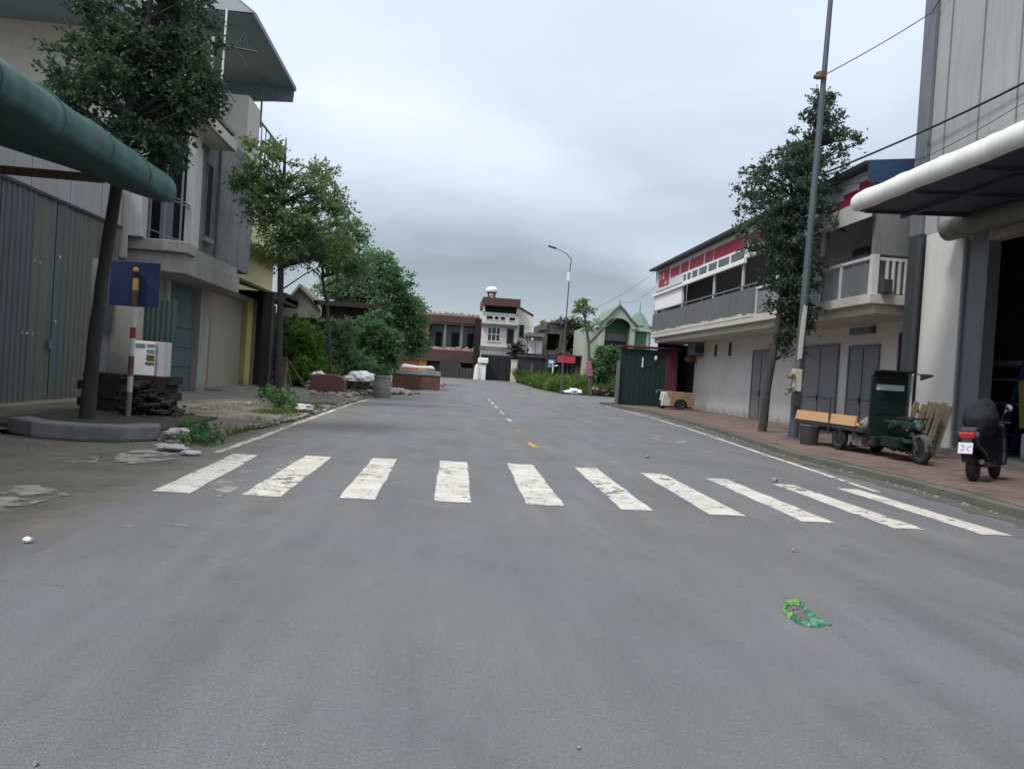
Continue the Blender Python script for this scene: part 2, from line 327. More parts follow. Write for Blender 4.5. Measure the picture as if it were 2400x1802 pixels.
M['banner_red']=mat('crimson sheet',(.30,.015,.045),.6,.12,.9,14,.05,streak=.12)
M['shop_red']=mat('red fascia',(.52,.05,.075),.55,.08,.9,14,.05)
M['pink']=mat('pink cloth',(.42,.13,.20),.85,.25,3,20,.3,10)
M['parapet']=mat('dark grey render',(.125,.13,.13),.9,.18,.7,12,.15,streak=.3)
M['loggia']=mat('grey loggia wall',(.34,.34,.335),.85,.1,.6,10,.1)
M['roof_blue']=mat('blue roof sheet',(.035,.07,.15),.5,.1,.5,10,.05)
M['glass']=glassmat('window glass')
M['glass_teal']=glassmat('teal window',(.09,.13,.135),.2)
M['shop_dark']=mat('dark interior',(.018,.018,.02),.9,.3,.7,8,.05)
M['black']=mat('black rubber',(.02,.02,.021),.7,.2,4,30,.15,40)
M['black_paint']=mat('black scooter paint',(.012,.013,.02),.3,.1,2,20,.02,spec=.5)
M['black_cloth']=mat('black cloth',(.012,.013,.017),.85,.3,3,25,.4,10)
M['seat']=mat('dark seat vinyl',(.028,.03,.034),.55,.15,4,30,.1)
M['chrome']=mat('chrome',(.6,.6,.6),.18,.05,2,20,0,metal=1.)
M['tail_red']=mat('red lens',(.45,.012,.02),.2,.1,4,20,0,spec=.6)
M['plate']=mat('number plate',(.66,.62,.72),.5,.05,4,20,0)
M['ink']=mat('faded ink',(.24,.22,.34),.7,.2,4,20,0)
M['truck_green']=mat('dark green cab',(.008,.022,.018),.5,.25,1.2,14,.05)
M['green_bit']=mat('green engine paint',(.013,.05,.032),.6,.3,4,20,.2)
M['bag_light']=mat('lime plastic',(.15,.31,.09),.5,.25,14,60,.4,30)
M['bag_dark']=mat('green plastic',(.025,.15,.08),.45,.3,14,60,.4,30,stain=(.28,.45,.34),stain_amt=.7,stain_scale=9.)
M['gravel']=mat('gravel in bag',(.14,.125,.115),.95,.5,30,90,.6,60)
M['blue_metal']=mat('blue metal',(.02,.035,.11),.5,.15,2,20,.05)
M['yellow_plastic']=mat('mustard plastic',(.22,.20,.03),.6,.15,2,20,.05)
M['bucket']=mat('grey bucket',(.10,.10,.10),.8,.15,2,20,.1)
M['hay']=mat('dry straw',(.17,.13,.085),.95,.4,5,40,.8,25,axis=(2,2,.5))
M['litter']=mat('white litter',(.50,.50,.48),.7,.3,6,40,.4,25,stain=(.25,.23,.2),stain_amt=.5,stain_scale=6.)
M['sticker_blue']=mat('blue sticker',(.16,.27,.36),.6,.2,6,30,0)
M['sticker_brown']=mat('brown sticker',(.13,.09,.035),.7,.4,20,60,0)
M['sticker_grey']=mat('grey sticker',(.2,.22,.23),.7,.3,12,40,0)
M['yellow_door']=mat('yellow door',(.50,.27,.04),.7,.1,1,12,.05)
M['orange_red']=mat('orange red panel',(.48,.10,.05),.7,.15,1,12,.05)
M['leaf_a']=leafmat('dark leaves',(.034,.062,.04),(.095,.145,.08),.36)
M['leaf_b']=leafmat('street tree leaves',(.075,.14,.06),(.27,.36,.14),.5)
M['leaf_c']=leafmat('mid leaves',(.08,.165,.085),(.22,.34,.16),.45)
M['leaf_d']=leafmat('bluish dark leaves',(.046,.076,.056),(.13,.18,.12),.4)
M['leaf_e']=leafmat('bright bush leaves',(.075,.19,.03),(.26,.44,.08),.45)
M['leaf_f']=leafmat('deep bush leaves',(.055,.135,.055),(.16,.30,.11),.42)
M['leaf_g']=leafmat('dry twig leaves',(.06,.065,.035),(.15,.15,.08),.25)
M['grass']=leafmat('grass blades',(.045,.095,.018),(.14,.21,.05),.38)

# ------------------------------------------------------------------ camera
CAMH=1.5
yaw,pit,rol=rad(4.87),rad(-.75),rad(3.7)
f=Vector((math.sin(yaw)*math.cos(pit),math.cos(yaw)*math.cos(pit),math.sin(pit)))
r0=Vector((math.cos(yaw),-math.sin(yaw),0)); u0=r0.cross(f)
rr=r0*math.cos(rol)+u0*math.sin(rol); uu=u0*math.cos(rol)-r0*math.sin(rol)
cd=bpy.data.cameras.new('camera'); cd.lens=26.04; cd.sensor_width=36; cd.clip_start=.05; cd.clip_end=6000
cam=bpy.data.objects.new('camera',cd); COL.objects.link(cam); SC.camera=cam
cam.matrix_world=Matrix(((rr.x,uu.x,-f.x,0),(rr.y,uu.y,-f.y,0),(rr.z,uu.z,-f.z,CAMH),(0,0,0,1)))

# ------------------------------------------------------------------ world + sun
SUN_EL,SUN_AZ=rad(58),rad(235)      # azimuth measured clockwise from +Y
w=bpy.data.worlds.new('World'); SC.world=w; w.use_nodes=True; nt=w.node_tree; L=nt.links
for n in list(nt.nodes): nt.nodes.remove(n)
sky=nd(nt,'ShaderNodeTexSky',sky_type='NISHITA'); sky.sun_disc=False; sky.sun_elevation=SUN_EL; sky.sun_rotation=SUN_AZ; sky.air_density=1.2; sky.dust_density=2.
b1=nd(nt,'ShaderNodeBackground'); b1.inputs['Strength'].default_value=.1; L.new(sky.outputs[0],b1.inputs[0])
tc=nd(nt,'ShaderNodeTexCoord'); sp=nd(nt,'ShaderNodeSeparateXYZ'); L.new(tc.outputs['Generated'],sp.inputs[0])
# cloud deck: direction projected on a plane overhead
ad=nd(nt,'ShaderNodeMath',operation='ADD'); ad.inputs[1].default_value=.16; L.new(sp.outputs['Z'],ad.inputs[0])
mxz=nd(nt,'ShaderNodeMath',operation='MAXIMUM'); mxz.inputs[1].default_value=.05; L.new(ad.outputs[0],mxz.inputs[0])
dx=nd(nt,'ShaderNodeMath',operation='DIVIDE'); L.new(sp.outputs['X'],dx.inputs[0]); L.new(mxz.outputs[0],dx.inputs[1])
dy=nd(nt,'ShaderNodeMath',operation='DIVIDE'); L.new(sp.outputs['Y'],dy.inputs[0]); L.new(mxz.outputs[0],dy.inputs[1])
cb=nd(nt,'ShaderNodeCombineXYZ'); L.new(dx.outputs[0],cb.inputs[0]); L.new(dy.outputs[0],cb.inputs[1]); cb.inputs[2].default_value=3.7
cn=nd(nt,'ShaderNodeTexNoise'); cn.inputs['Scale'].default_value=.8; cn.inputs['Detail'].default_value=5; cn.inputs['Roughness'].default_value=.5; cn.inputs['Distortion'].default_value=.25; L.new(cb.outputs[0],cn.inputs['Vector'])
el=nd(nt,'ShaderNodeValToRGB'); cr=el.color_ramp
for p,c in ((0.0,(.42,.475,.515)),(.05,(.395,.45,.49)),(.115,(.30,.355,.40)),(.17,(.38,.44,.505)),(.25,(.52,.585,.68)),(.36,(.58,.65,.765)),(.52,(.59,.66,.785)),(.75,(1.1,1.17,1.26)),(1.0,(1.35,1.4,1.45))):
    e=cr.elements.new(p); e.color=c+(1,)
cr.elements.remove(cr.elements[0]); cr.elements.remove(cr.elements[-1])
wz=nd(nt,'ShaderNodeMath',operation='MULTIPLY_ADD'); L.new(cn.outputs['Fac'],wz.inputs[0]); wz.inputs[1].default_value=.22; 
sb=nd(nt,'ShaderNodeMath',operation='SUBTRACT'); L.new(sp.outputs['Z'],sb.inputs[0]); sb.inputs[1].default_value=.11; L.new(sb.outputs[0],wz.inputs[2])
L.new(wz.outputs[0],el.inputs[0])
cl=nd(nt,'ShaderNodeValToRGB'); cl.color_ramp.elements[0].position=.34; cl.color_ramp.elements[1].position=.68
cl.color_ramp.elements[0].color=(.82,.84,.86,1); cl.color_ramp.elements[1].color=(1.15,1.14,1.13,1); L.new(cn.outputs['Fac'],cl.inputs[0])
mu=nd(nt,'ShaderNodeMix',data_type='RGBA',blend_type='MULTIPLY'); mu.inputs[0].default_value=1; L.new(el.outputs[0],mu.inputs[6]); L.new(cl.outputs[0],mu.inputs[7])
# the deck is thinner towards the hidden sun on the left
b2=nd(nt,'ShaderNodeBackground'); b2.inputs['Strength'].default_value=1.0; L.new(mu.outputs[2],b2.inputs[0])
ms=nd(nt,'ShaderNodeMixShader'); ms.inputs[0].default_value=.95; L.new(b1.outputs[0],ms.inputs[1]); L.new(b2.outputs[0],ms.inputs[2])
wo=nd(nt,'ShaderNodeOutputWorld'); L.new(ms.outputs[0],wo.inputs[0])
sl=bpy.data.lights.new('sun','SUN'); sl.energy=2.0; sl.angle=rad(13); sl.color=(1,.96,.9)
so=bpy.data.objects.new('sun',sl); COL.objects.link(so)
sd=Vector((math.sin(SUN_AZ)*math.cos(SUN_EL),math.cos(SUN_AZ)*math.cos(SUN_EL),math.sin(SUN_EL)))
so.rotation_euler=sd.to_track_quat('Z','Y').to_euler(); so.location=(-20,-20,40)
SC.view_settings.view_transform='Standard'; SC.view_settings.look='None'; SC.view_settings.gamma=1; SC.view_settings.exposure=0.45

# ------------------------------------------------------------------ ground, road, pavements
def interp(tab,y):
    if y<=tab[0][0]: return tab[0][1]
    for (a,b),(c,d) in zip(tab,tab[1:]):
        if y<=c: return b+(d-b)*(y-a)/(c-a)
    return tab[-1][1]
def sheet(lt,rt,ys,dz,nx=1,jl=0,jr=0,rough=0,seed=1,ramp=0):
    rnd=random.Random(seed); mb=MB(); vs=[]; 
    for y in ys:
        a=interp(lt,y)+rnd.uniform(-jl,jl); b=interp(rt,y)+rnd.uniform(-jr,jr)
        for i in range(nx+1):
            x=a+(b-a)*i/nx
            z=gz(y)+(dz if not ramp else .007+(dz-.007)*min(1,max(0,(b-x)/ramp)))+(rough*mnoise.noise(Vector((x*.7,y*.7,seed))) if rough and 0<i<nx else 0)
            vs.append((x,y,z))
    n=nx+1
    fs=[(j*n+i,j*n+i+1,(j+1)*n+i+1,(j+1)*n+i) for j in range(len(ys)-1) for i in range(nx)]
    return mb.add(vs,fs)
YS=[-200,-60,-20,-5,0]+[2*i for i in range(1,20)]+list(range(40,48))+list(range(48,104,4))+[110,140,200,400,900,2500]
struct(sheet([(0,-1800)],[(0,1800)],YS,-.03).build('ground',M['dirt'],recenter=False))
lt=[(-60,-14),(12,-14),(13,-3.75),(31,-3.7),(36,-3.2),(44,-2.3),(50,-1.7),(57,-.9),(58.5,-8),(80,-14),(81,-14)]
rt=[(-60,8.2),(6,7.9),(9,7.75),(12.2,8.02),(16.5,8.0),(22,8.85),(27.6,9.46),(37,10.25),(43.9,9.3),(45,9.4),(46.4,30),(56,30),(57,8.9),(63.7,7.7),(79,7.0),(81,30)]
ys=[-60,-20,-5]+[i*.75 for i in range(0,16)]+[12,12.9]+[13+i for i in range(0,68)]
struct(sheet(lt,rt,ys,0.0,nx=6,jr=.0).build('road',M['asphalt'],recenter=False))
# dusty mud spilling over the asphalt at the side street
# left pavement: broken paving, dirt verge and the concrete strip by the corner
ysl=[12.9+.25*i for i in range(0,84)]+[34+i for i in range(0,12)]
struct(sheet([(0,-11.5)],[(12.9,-4.4),(16,-4.1),(19,-3.9),(31,-3.85),(34,-4.0),(36,-4.2),(44,-4.6),(50,-4.6)],ysl,.06,nx=26,jr=.10,rough=.05,seed=3,ramp=.9).build('verge',M['dirt'],recenter=False))
struct(sheet([(0,-11.5)],[(20,-7.2),(24,-6.2),(30,-5.6),(40,-6.2)],[20.5+.5*i for i in range(0,42)],.105,nx=12,jr=.25,rough=.03,seed=5,ramp=.5).build('pavement',M['concrete_pave'],recenter=False))
# right pavement with its kerb
kl=[(-30,7.95),(6,7.9),(9,7.75),(12.2,8.02),(16.5,8.0),(22,8.85),(27.6,9.46),(37,10.25),(43.5,9.35)]
k2=[(y,x+.34) for y,x in kl]
ysr=[-30,-10]+[i*.8 for i in range(0,55)]+[43.5]
mb=sheet(kl,k2,ysr,.12); b=sheet(kl,kl,ysr,0.); n=len(ysr)
o=len(mb.v); vs=[]
for y in ysr: x=interp(kl,y); vs+=[(x-.015,y,gz(y)-.02),(x,y,gz(y)+.12)]
mb.add(vs,[(2*i,2*i+1,2*i+3,2*i+2) for i in range(n-1)])
struct(mb.build('kerb',M['kerb'],recenter=False))
struct(sheet([(y,x+.30) for y,x in kl],[(0,24)],ysr,.128,nx=14,jl=.07,rough=.02,seed=8).build('brick_pavement',M['brickpave'],recenter=False))
# silt in the gutter
struct(sheet([(y,x-.42) for y,x in kl],[(y,x-.005) for y,x in kl],[8+.35*i for i in range(0,100)],.005,nx=2,jl=.12,seed=9).build('gutter_silt',M['silt'],recenter=False))

# road markings
rnd=random.Random(4)
def ragged(x0,x1,y0,y1,xa=None,xb=None,j=.012):
    """a painted quad with slightly ragged edges"""
    p=[]; n=10; xa=x0 if xa is None else xa; xb=x1 if xb is None else xb
    for i in range(n): t=i/n; p.append((x0+(xa-x0)*t+rnd.uniform(-j,j),y0+(y1-y0)*t))
    p.append((xa,y1+rnd.uniform(-j,j)*2)); p.append(((xa+xb)/2,y1+rnd.uniform(-j,j)*2))
    for i in range(n): t=1-i/n; p.append((x1+(xb-x1)*t+rnd.uniform(-j,j),y0+(y1-y0)*t))
    p.append((x1,y0)); p.append(((x0+x1)/2,y0+rnd.uniform(-j,j)*3))
    return p
mb=MB()
for (a,b,y0,c,d,y1) in ((-3.09,-2.70,8.22,-3.24,-2.86,11.75),(-2.18,-1.75,8.28,-2.19,-1.79,12.0),(-1.14,-.74,8.38,-1.15,-.76,12.2),(-.08,.34,8.5,-.07,.38,12.3),(.99,1.44,8.6,1.07,1.51,12.45),(2.11,2.5,8.55,2.21,2.6,12.4),(3.16,3.61,8.5,3.27,3.68,12.1),(4.23,4.63,8.35,4.31,4.68,11.9),(5.26,5.66,8.2,5.34,5.70,11.65),(6.27,6.66,8.08,6.37,6.72,11.5)):
    p=ragged(a,b,y0,y1,c,d); mb.add([(x,y,.005) for x,y in p],[tuple(range(len(p)))])
struct(mb.build('crosswalk',M['white_paint'],recenter=False))
mb=MB()
for poly in (((-4.6,6.0),(-4.0,6.5),(-3.82,6.8),(-3.77,7.3),(-3.72,7.8),(-3.95,7.98),(-4.25,8.2),(-4.6,8.0),(-5.2,7.6),(-5.2,6.2)),((-4.05,10.1),(-3.9,10.35),(-3.72,10.8),(-3.95,11.3),(-4.36,11.72),(-4.66,11.5),(-4.58,10.8),(-4.4,10.2)),((-4.9,9.95),(-4.5,10.05),(-4.66,10.6),(-5.0,10.5),(-5.15,10.2))):
    p=[]
    for (a,b),(c,d) in zip(poly,poly[1:]+poly[:1]):
        for k in range(4): t=k/4; p.append((a+(c-a)*t+rnd.uniform(-.04,.04),b+(d-b)*t+rnd.uniform(-.04,.04)))
    mb.add([(x,y,.012) for x,y in p],[tuple(range(len(p)))])
struct(mb.build('faded_crosswalk_paint',M['worn_paint'],recenter=False))
def line(tab,y0,y1,wid,step=.5,j=.012):
    mb=MB(); vs=[]; y=y0
    while y<=y1:
        x=interp(tab,y); vs+=[(x-wid/2+rnd.uniform(-j,j),y,gz(y)+.006),(x+wid/2+rnd.uniform(-j,j),y,gz(y)+.006)]; y+=step
    n=len(vs)//2; return mb.add(vs,[(2*i,2*i+1,2*i+3,2*i+2) for i in range(n-1)])
struct(line([(11.8,-3.5),(14.4,-3.52),(18.6,-3.56),(28.7,-3.64),(31.5,-3.52),(33,-3.45)],11.75,33,.13,j=.02).build('edge_line',M['line_paint'],recenter=False))
struct(line([(10.9,6.9),(11.55,6.97),(15.4,7.38),(24.7,8.42),(33,9.1),(46,9.35)],11.3,43.6,.13).build('edge_line',M['line_paint'],recenter=False))
mb=MB()
for y0,y1 in ((23.6,25.0),(27.6,29.6),(32.0,34.4),(36.5,38.8),(40.5,43)):
    x0=interp([(20,1.96),(24,2.05),(28,2.11),(33,2.17),(40,2.3),(45,2.35)],y0); x1=interp([(20,1.96),(24,2.05),(28,2.11),(33,2.17),(40,2.3),(45,2.35)],y1)
    p=ragged(x0-.05,x0+.06,y0,y1,x1-.05,x1+.06); mb.add([(x,y,gz(y)+.005) for x,y in p],[tuple(range(len(p)))])
struct(mb.build('centre_line',M['line_paint'],recenter=False))
mb=MB()
for (x,y,l) in ((1.9,15.5,1.0),(1.95,19.5,1.0)):
    p=ragged(x-.05,x+.07,y,y+l,x-.08,x+.06,j=.025); mb.add([(a,b,.005) for a,b in p],[tuple(range(len(p)))])
struct(mb.build('yellow_mark',M['yellow_paint'],recenter=False))
# pale worn blotches and a grey concrete repair between the first two stripes
mb=MB()
for cx,cy,rx,ry,n in ((-2.4,9.9,.42,1.9,26),(-2.15,6.75,.42,.14,18),(-2.55,6.55,.2,.05,12),(6.1,19.2,.5,2.6,22),(-1.5,25.8,.9,.7,20),(-.3,32.2,1.1,1.5,20)):
    p=[]
    for k in range(n):
        a=2*pi*k/n; q=R.uniform(.55,1.15); p.append((cx+rx*q*math.cos(a),cy+ry*q*math.sin(a)))
    mb.add([(x,y,.0035) for x,y in p],[tuple(range(n))])
struct(mb.build('road_patch',decalmat('worn concrete patch',(.25,.25,.24),.50,.09,3.2),recenter=False))

# ------------------------------------------------------------------ vegetation
def leaves_mesh(name,pts,size,rng,mat_,parent=None,flat=.0,aspect=1.9,recenter=True):
    base_d=None
    if isinstance(pts,tuple): pts,base_d=pts
    P=np.asarray(pts,dtype=np.float64); n=len(P)
    d=rng.normal(size=(n,3)); d[:,2]*=(1-flat)
    if base_d is not None: d=d*.75+base_d; d/=np.linalg.norm(d,axis=1)[:,None]+1e-9
    t=rng.normal(size=(n,3)); t-=d*np.sum(d*t,1)[:,None]; t/=np.linalg.norm(t,axis=1)[:,None]+1e-9
    nn=np.cross(d,t)
    s=(size*rng.uniform(.45,1.6,n))[:,None]; w_=s/aspect
    v=np.empty((n,4,3)); v[:,0]=P-d*s*.5; v[:,1]=P+t*w_*.5+nn*s*.06; v[:,2]=P+d*s*.5; v[:,3]=P-t*w_*.5+nn*s*.06
    off=np.zeros(3)
    if parent is not None: off=np.array(parent['o'])
    elif recenter:
        lo=v.reshape(-1,3).min(0); hi=v.reshape(-1,3).max(0); off=np.array([(lo[0]+hi[0])/2,(lo[1]+hi[1])/2,lo[2]])
    v-=off
    me=bpy.data.meshes.new(name); me.vertices.add(4*n); me.vertices.foreach_set('co',v.ravel())
    me.loops.add(4*n); me.loops.foreach_set('vertex_index',np.arange(4*n)); me.polygons.add(n)
    me.polygons.foreach_set('loop_start',np.arange(0,4*n,4)); me.polygons.foreach_set('loop_total',np.full(n,4)); me.update(calc_edges=True)
    me.materials.append(mat_); o=bpy.data.objects.new(name,me); COL.objects.link(o)
    if parent is not None: o.parent=parent
    else: o.location=off
    o['o']=tuple(off); return o
def clumps(blobs,rng,hole=.12,ns=.9,bias=.45):
    C=[]
    for (cx,cy,cz,rx,ry,rz,n) in blobs:
        k=0; tries=0
        while k<n and tries<n*6:
            tries+=1
            d=rng.normal(size=3); d/=np.linalg.norm(d); r=rng.uniform(0,1)**bias
            p=np.array([cx+d[0]*rx*r,cy+d[1]*ry*r,cz+d[2]*rz*r])
            if mnoise.noise(Vector(p*ns))<-.30+hole: continue
            C.append(p); k+=1
    return np.array(C)
def scatter(C,per,rad_,rng,zf=.6,centre=None):
    """each clump is a spray of leafy twigs pointing outwards; returns leaf positions and twig directions"""
    n=len(C); k=7; m=max(2,per//k)
    ce=C.mean(0) if centre is None else np.asarray(centre)
    out=C-ce; out/=np.linalg.norm(out,axis=1)[:,None]+1e-6
    d=rng.normal(size=(n,k,3)); d[:,:,2]*=zf; d/=np.linalg.norm(d,axis=2)[:,:,None]
    d+=out[:,None,:]*.75; d[:,:,2]+=.12; d/=np.linalg.norm(d,axis=2)[:,:,None]
    ln=rad_*rng.uniform(1.0,2.5,size=(n,k,1))
    t=rng.uniform(.0,1,size=(n,k,m,1))
    p=C[:,None,None,:]+d[:,:,None,:]*ln[:,:,None,:]*t+rng.normal(size=(n,k,m,3))*rad_*.16*(1.15-t)
    p[...,2]-=(ln[:,:,None,:]*t*t)[...,0]*.18
    dd=np.broadcast_to(d[:,:,None,:],p.shape)
    return p.reshape(-1,3),dd.reshape(-1,3)
def tree(name,label,trunk,blobs,lm,bm_,per=46,cr=.24,size=.11,seed=1,hole=.12,ns=.9,zf=.6,branch=.35,bias=.45,cat='tree',group=None,sides=9,base=None,flat=.0,stems=(),twr=.03):
    rng=np.random.default_rng(seed); rn=random.Random(seed)
    b=base or trunk[0][:3]
    t=thing(name,b,label,cat,group)
    mb=MB()
    for tk in [trunk]+list(stems):
        pts=[];rs=[]
        for (p,q) in zip(tk,tk[1:]):
            for k in range(4):
                u=k/4; j=.012 if k else 0
                pts.append((p[0]+(q[0]-p[0])*u+rn.uniform(-j,j),p[1]+(q[1]-p[1])*u+rn.uniform(-j,j),p[2]+(q[2]-p[2])*u)); rs.append((p[3]+(q[3]-p[3])*u)*rn.uniform(.95,1.06))
        pts.append(tk[-1][:3]); rs.append(tk[-1][3]); mb.tube(pts,rs,sides)
    C=clumps(blobs,rng,hole,ns,bias)
    allt=[p for tk in [trunk]+list(stems) for p in zip(tk,tk[1:])]
    for c in C:
        if rn.random()>branch: continue
        # leave the trunk lower than the clump, arc outwards
        best=None
        for p,q in allt:
            for u in (0,.33,.66,1):
                s=Vector((p[0]+(q[0]-p[0])*u,p[1]+(q[1]-p[1])*u,p[2]+(q[2]-p[2])*u)); cv=Vector(c)
                h=math.hypot(cv.x-s.x,cv.y-s.y); want=cv.z-.45*h
                cost=abs(s.z-want)+.25*h+(0 if s.z>trunk[1][2]*.8 else 3)
                if best is None or cost<best[0]: best=(cost,s,(p[3]+(q[3]-p[3])*u))
        s=best[1]; cv=Vector(c); mid=(s+cv)/2+Vector((rn.uniform(-.15,.15),rn.uniform(-.15,.15),rn.uniform(0,.2)))
        r=min(best[2]*.5,twr); mb.tube([s,s.lerp(mid,.6),mid,mid.lerp(cv,.6),cv],[r,r*.8,r*.65,r*.45,r*.2],5,cap=False)
    mb.build('trunk',bm_,t,smooth=True)
    leaves_mesh('crown',scatter(C,per,cr,rng,zf),size,rng,lm,t,flat)
    return t

tree('street_tree','large dark leafy tree leaning beside the green awning and striped sign pole',
 [(-7.03,15.2,-.02,.15),(-6.98,15.2,1.5,.125),(-6.86,15.2,3.2,.12),(-6.71,15.2,4.85,.11),(-6.6,15.25,6.0,.1),(-6.4,15.3,7.6,.07),(-6.3,15.4,9.0,.03)],
 [(-6.5,15.4,6.7,1.35,1.4,1.3,150),(-7.3,15.3,6.75,.85,.9,.75,60),(-5.45,15.3,6.7,.75,.9,.85,70),(-6.3,15.5,8.0,1.2,1.3,1.1,120),(-6.2,15.6,9.2,1.0,1.1,.9,50),(-6.05,15.2,5.75,.75,.8,.5,50),(-4.95,15.3,6.95,.4,.4,.25,10),(-7.45,15.3,8.15,.45,.5,.3,8)],
 M['leaf_a'],M['bark'],per=85,cr=.21,size=.085,seed=11,hole=.10,ns=1.1)
tree('street_tree','tall straight green street tree in front of the pale yellow house',
 [(-6.15,27.5,0,.14),(-6.2,27.5,2,.12),(-6.28,27.5,4,.11),(-6.35,27.5,6.5,.10),(-6.4,27.5,8.6,.05),(-6.4,27.5,9.5,.02)],
 [(-6.9,27.5,8.3,.95,1.1,1.0,90),(-7.0,27.5,7.2,1.0,1.1,1.0,80),(-6.3,27.5,6.4,1.2,1.3,1.1,90),(-5.3,27.4,7.6,1.0,1.0,.75,65),(-4.75,27.4,7.1,.75,.8,.5,40),(-5.2,27.6,8.4,.6,.6,.4,22),(-5.2,27.4,6.2,1.0,1.1,.8,70),(-4.5,27.5,5.7,.8,.8,.55,45),(-6.5,27.5,5.4,.9,1,.5,40),(-8.0,27.3,7.7,.45,.5,.35,16),(-7.6,27.4,9.1,.3,.3,.3,8)],
 M['leaf_b'],M['bark'],per=46,cr=.23,size=.10,seed=12,hole=.04,ns=.9)
tree('street_tree','slender dark trunked tree rising behind the reddish brown box',
 [(-6.3,40.5,.1,.11),(-6.45,40.5,2.2,.10),(-6.75,40.5,4.6,.085),(-7.1,40.5,6.0,.08),(-7.1,40.5,8.2,.04)],
 [(-7.3,40.4,7.4,1.7,1.5,1.1,110),(-6.1,40.5,8.5,1.2,1.2,.9,60),(-6.0,40.5,7.2,1.2,1.2,.8,60),(-8.2,40.5,8.4,1.2,1.2,.9,50),(-5.3,40.5,6.7,.9,.9,.6,30)],
 M['leaf_c'],M['bark'],per=42,cr=.32,size=.15,seed=13,hole=.04,ns=.8)
for i,(lab,tk,bl,lm) in enumerate((
 ('broad leafy tree, tallest of the mass beyond the old grey shed',[(-7.2,56,.25,.2),(-7.1,56,4,.15),(-7,56,9,.05)],[(-7.4,56,7.9,2.2,2,1.7,150),(-6.1,56,9.0,1.3,1.3,1.0,60),(-8.6,56,6.8,1.6,1.5,1.2,70),(-6.6,56,6,1.8,1.8,1.5,90)],M['leaf_c']),
 ('dense tree at the right end of the green mass beside the terracotta house',[(-4.2,58,.3,.2),(-4.2,58,3,.15),(-4.1,58,7.5,.05)],[(-4.6,58,7.2,1.6,1.7,1.8,120),(-3.5,58,5.6,1.4,1.5,1.6,110),(-3.0,58,3.7,1.0,1.2,1.2,70),(-4.7,58,4.6,1.6,1.7,1.7,110),(-5.2,58,8.7,.9,.9,.6,25)],M['leaf_f']),
 )):
    tree('leafy_tree',lab,tk,bl,lm,M['bark'],per=48,cr=.44,size=.20,seed=20+i,hole=.03,ns=.6,branch=.2)
tree('round_bush','rounded bright green small tree behind the concrete bin',[(-4.8,48,.1,.12),(-4.8,48,1.5,.1),(-4.8,48,3.5,.04)],
 [(-4.8,48,3.4,1.3,1.2,1.5,130),(-5.5,48,2.5,.8,.8,.9,50),(-3.9,48,2.7,.8,.8,.9,60),(-4.7,48,1.7,1.3,1.1,.7,70)],M['leaf_f'],M['bark'],per=55,cr=.25,size=.17,seed=31,hole=.03,cat='bush',branch=.15)
for i,(lab,x,y,rx,h,n) in enumerate((
 ('tall climbing green thicket against the dark wooden shack',-9.4,44,1.4,4.3,240),('bright green shrub left of the slender trunk',-8.0,43,1.4,3.9,260),('shrub of mixed bright leaves right of the slender trunk',-6.2,43.5,1.3,4.0,230),('low yellow green shrub at the front of the thicket',-7.6,41.3,1.3,1.7,130),('low dark shrub beneath the rounded tree',-5.2,44.5,1.1,2.0,110))):
    t=thing('shrub',(x,y,gz(y)),lab,'shrub','shrubs of the roadside thicket')
    rng=np.random.default_rng(40+i); C=clumps([(x,y,h*.5+gz(y),rx,1.0,h*.52,n),(x+.3,y-.2,h*.25+gz(y),rx*1.1,1.0,h*.3,n//2)],rng,.0,.9,.5)
    mb=MB()
    for c in C[::9]: mb.tube([(x+R.uniform(-.2,.2),y,gz(y)),((x+c[0])/2,y,c[2]*.6),tuple(c)],[.03,.02,.008],5,cap=False)
    mb.build('stem',M['bark'],t)
    leaves_mesh('foliage',scatter(C,56,.22,rng,.8),.13,rng,M['leaf_e'] if i in (1,3) else M['leaf_c'] if i==2 else M['leaf_f'],t)
# right street tree, tiers of feathery branches
tiers=[]
rt_=random.Random(5)
for (z,x0,x1,n) in ((11.4,11.5,12.5,26),(10.8,11.1,12.9,46),(10.1,10.8,13.4,70),(9.5,10.1,13.2,80),(8.9,9.4,12.9,90),(8.3,9.3,12.6,90),(7.7,8.9,12.9,100),(7.1,9.0,12.9,100),(6.5,9.5,12.8,95),(5.9,9.7,12.7,85),(5.2,10.1,12.6,60),(4.5,10.4,12.5,34),(4.3,10.7,12.0,26),(3.9,10.8,12.3,30),(3.5,10.9,12.0,22),(3.1,10.95,12.1,16)):
    cx=(x0+x1)/2; tiers.append((cx,24.3,z,(x1-x0)/2,min(1.7,(x1-x0)/2*.85),.26,int(n*.95)))
tree('street_tree','tall dark tiered tree beside the lamp post and white balcony building',
 [(10.67,24.3,.1,.15),(10.74,24.3,1.5,.125),(10.9,24.3,3.0,.115),(11.05,24.3,4.75,.10),(11.4,24.3,7.5,.08),(11.8,24.3,9.8,.05),(12.0,24.3,11.6,.02)],
 tiers,M['leaf_d'],M['bark'],per=46,cr=.18,size=.105,seed=14,hole=.10,ns=1.15,zf=.75,branch=.5,bias=.6,
 stems=[[(10.98,24.3,4.0,.07),(11.25,24.4,5.6,.07),(11.3,24.5,7.6,.05),(11.0,24.5,9.4,.02)]])
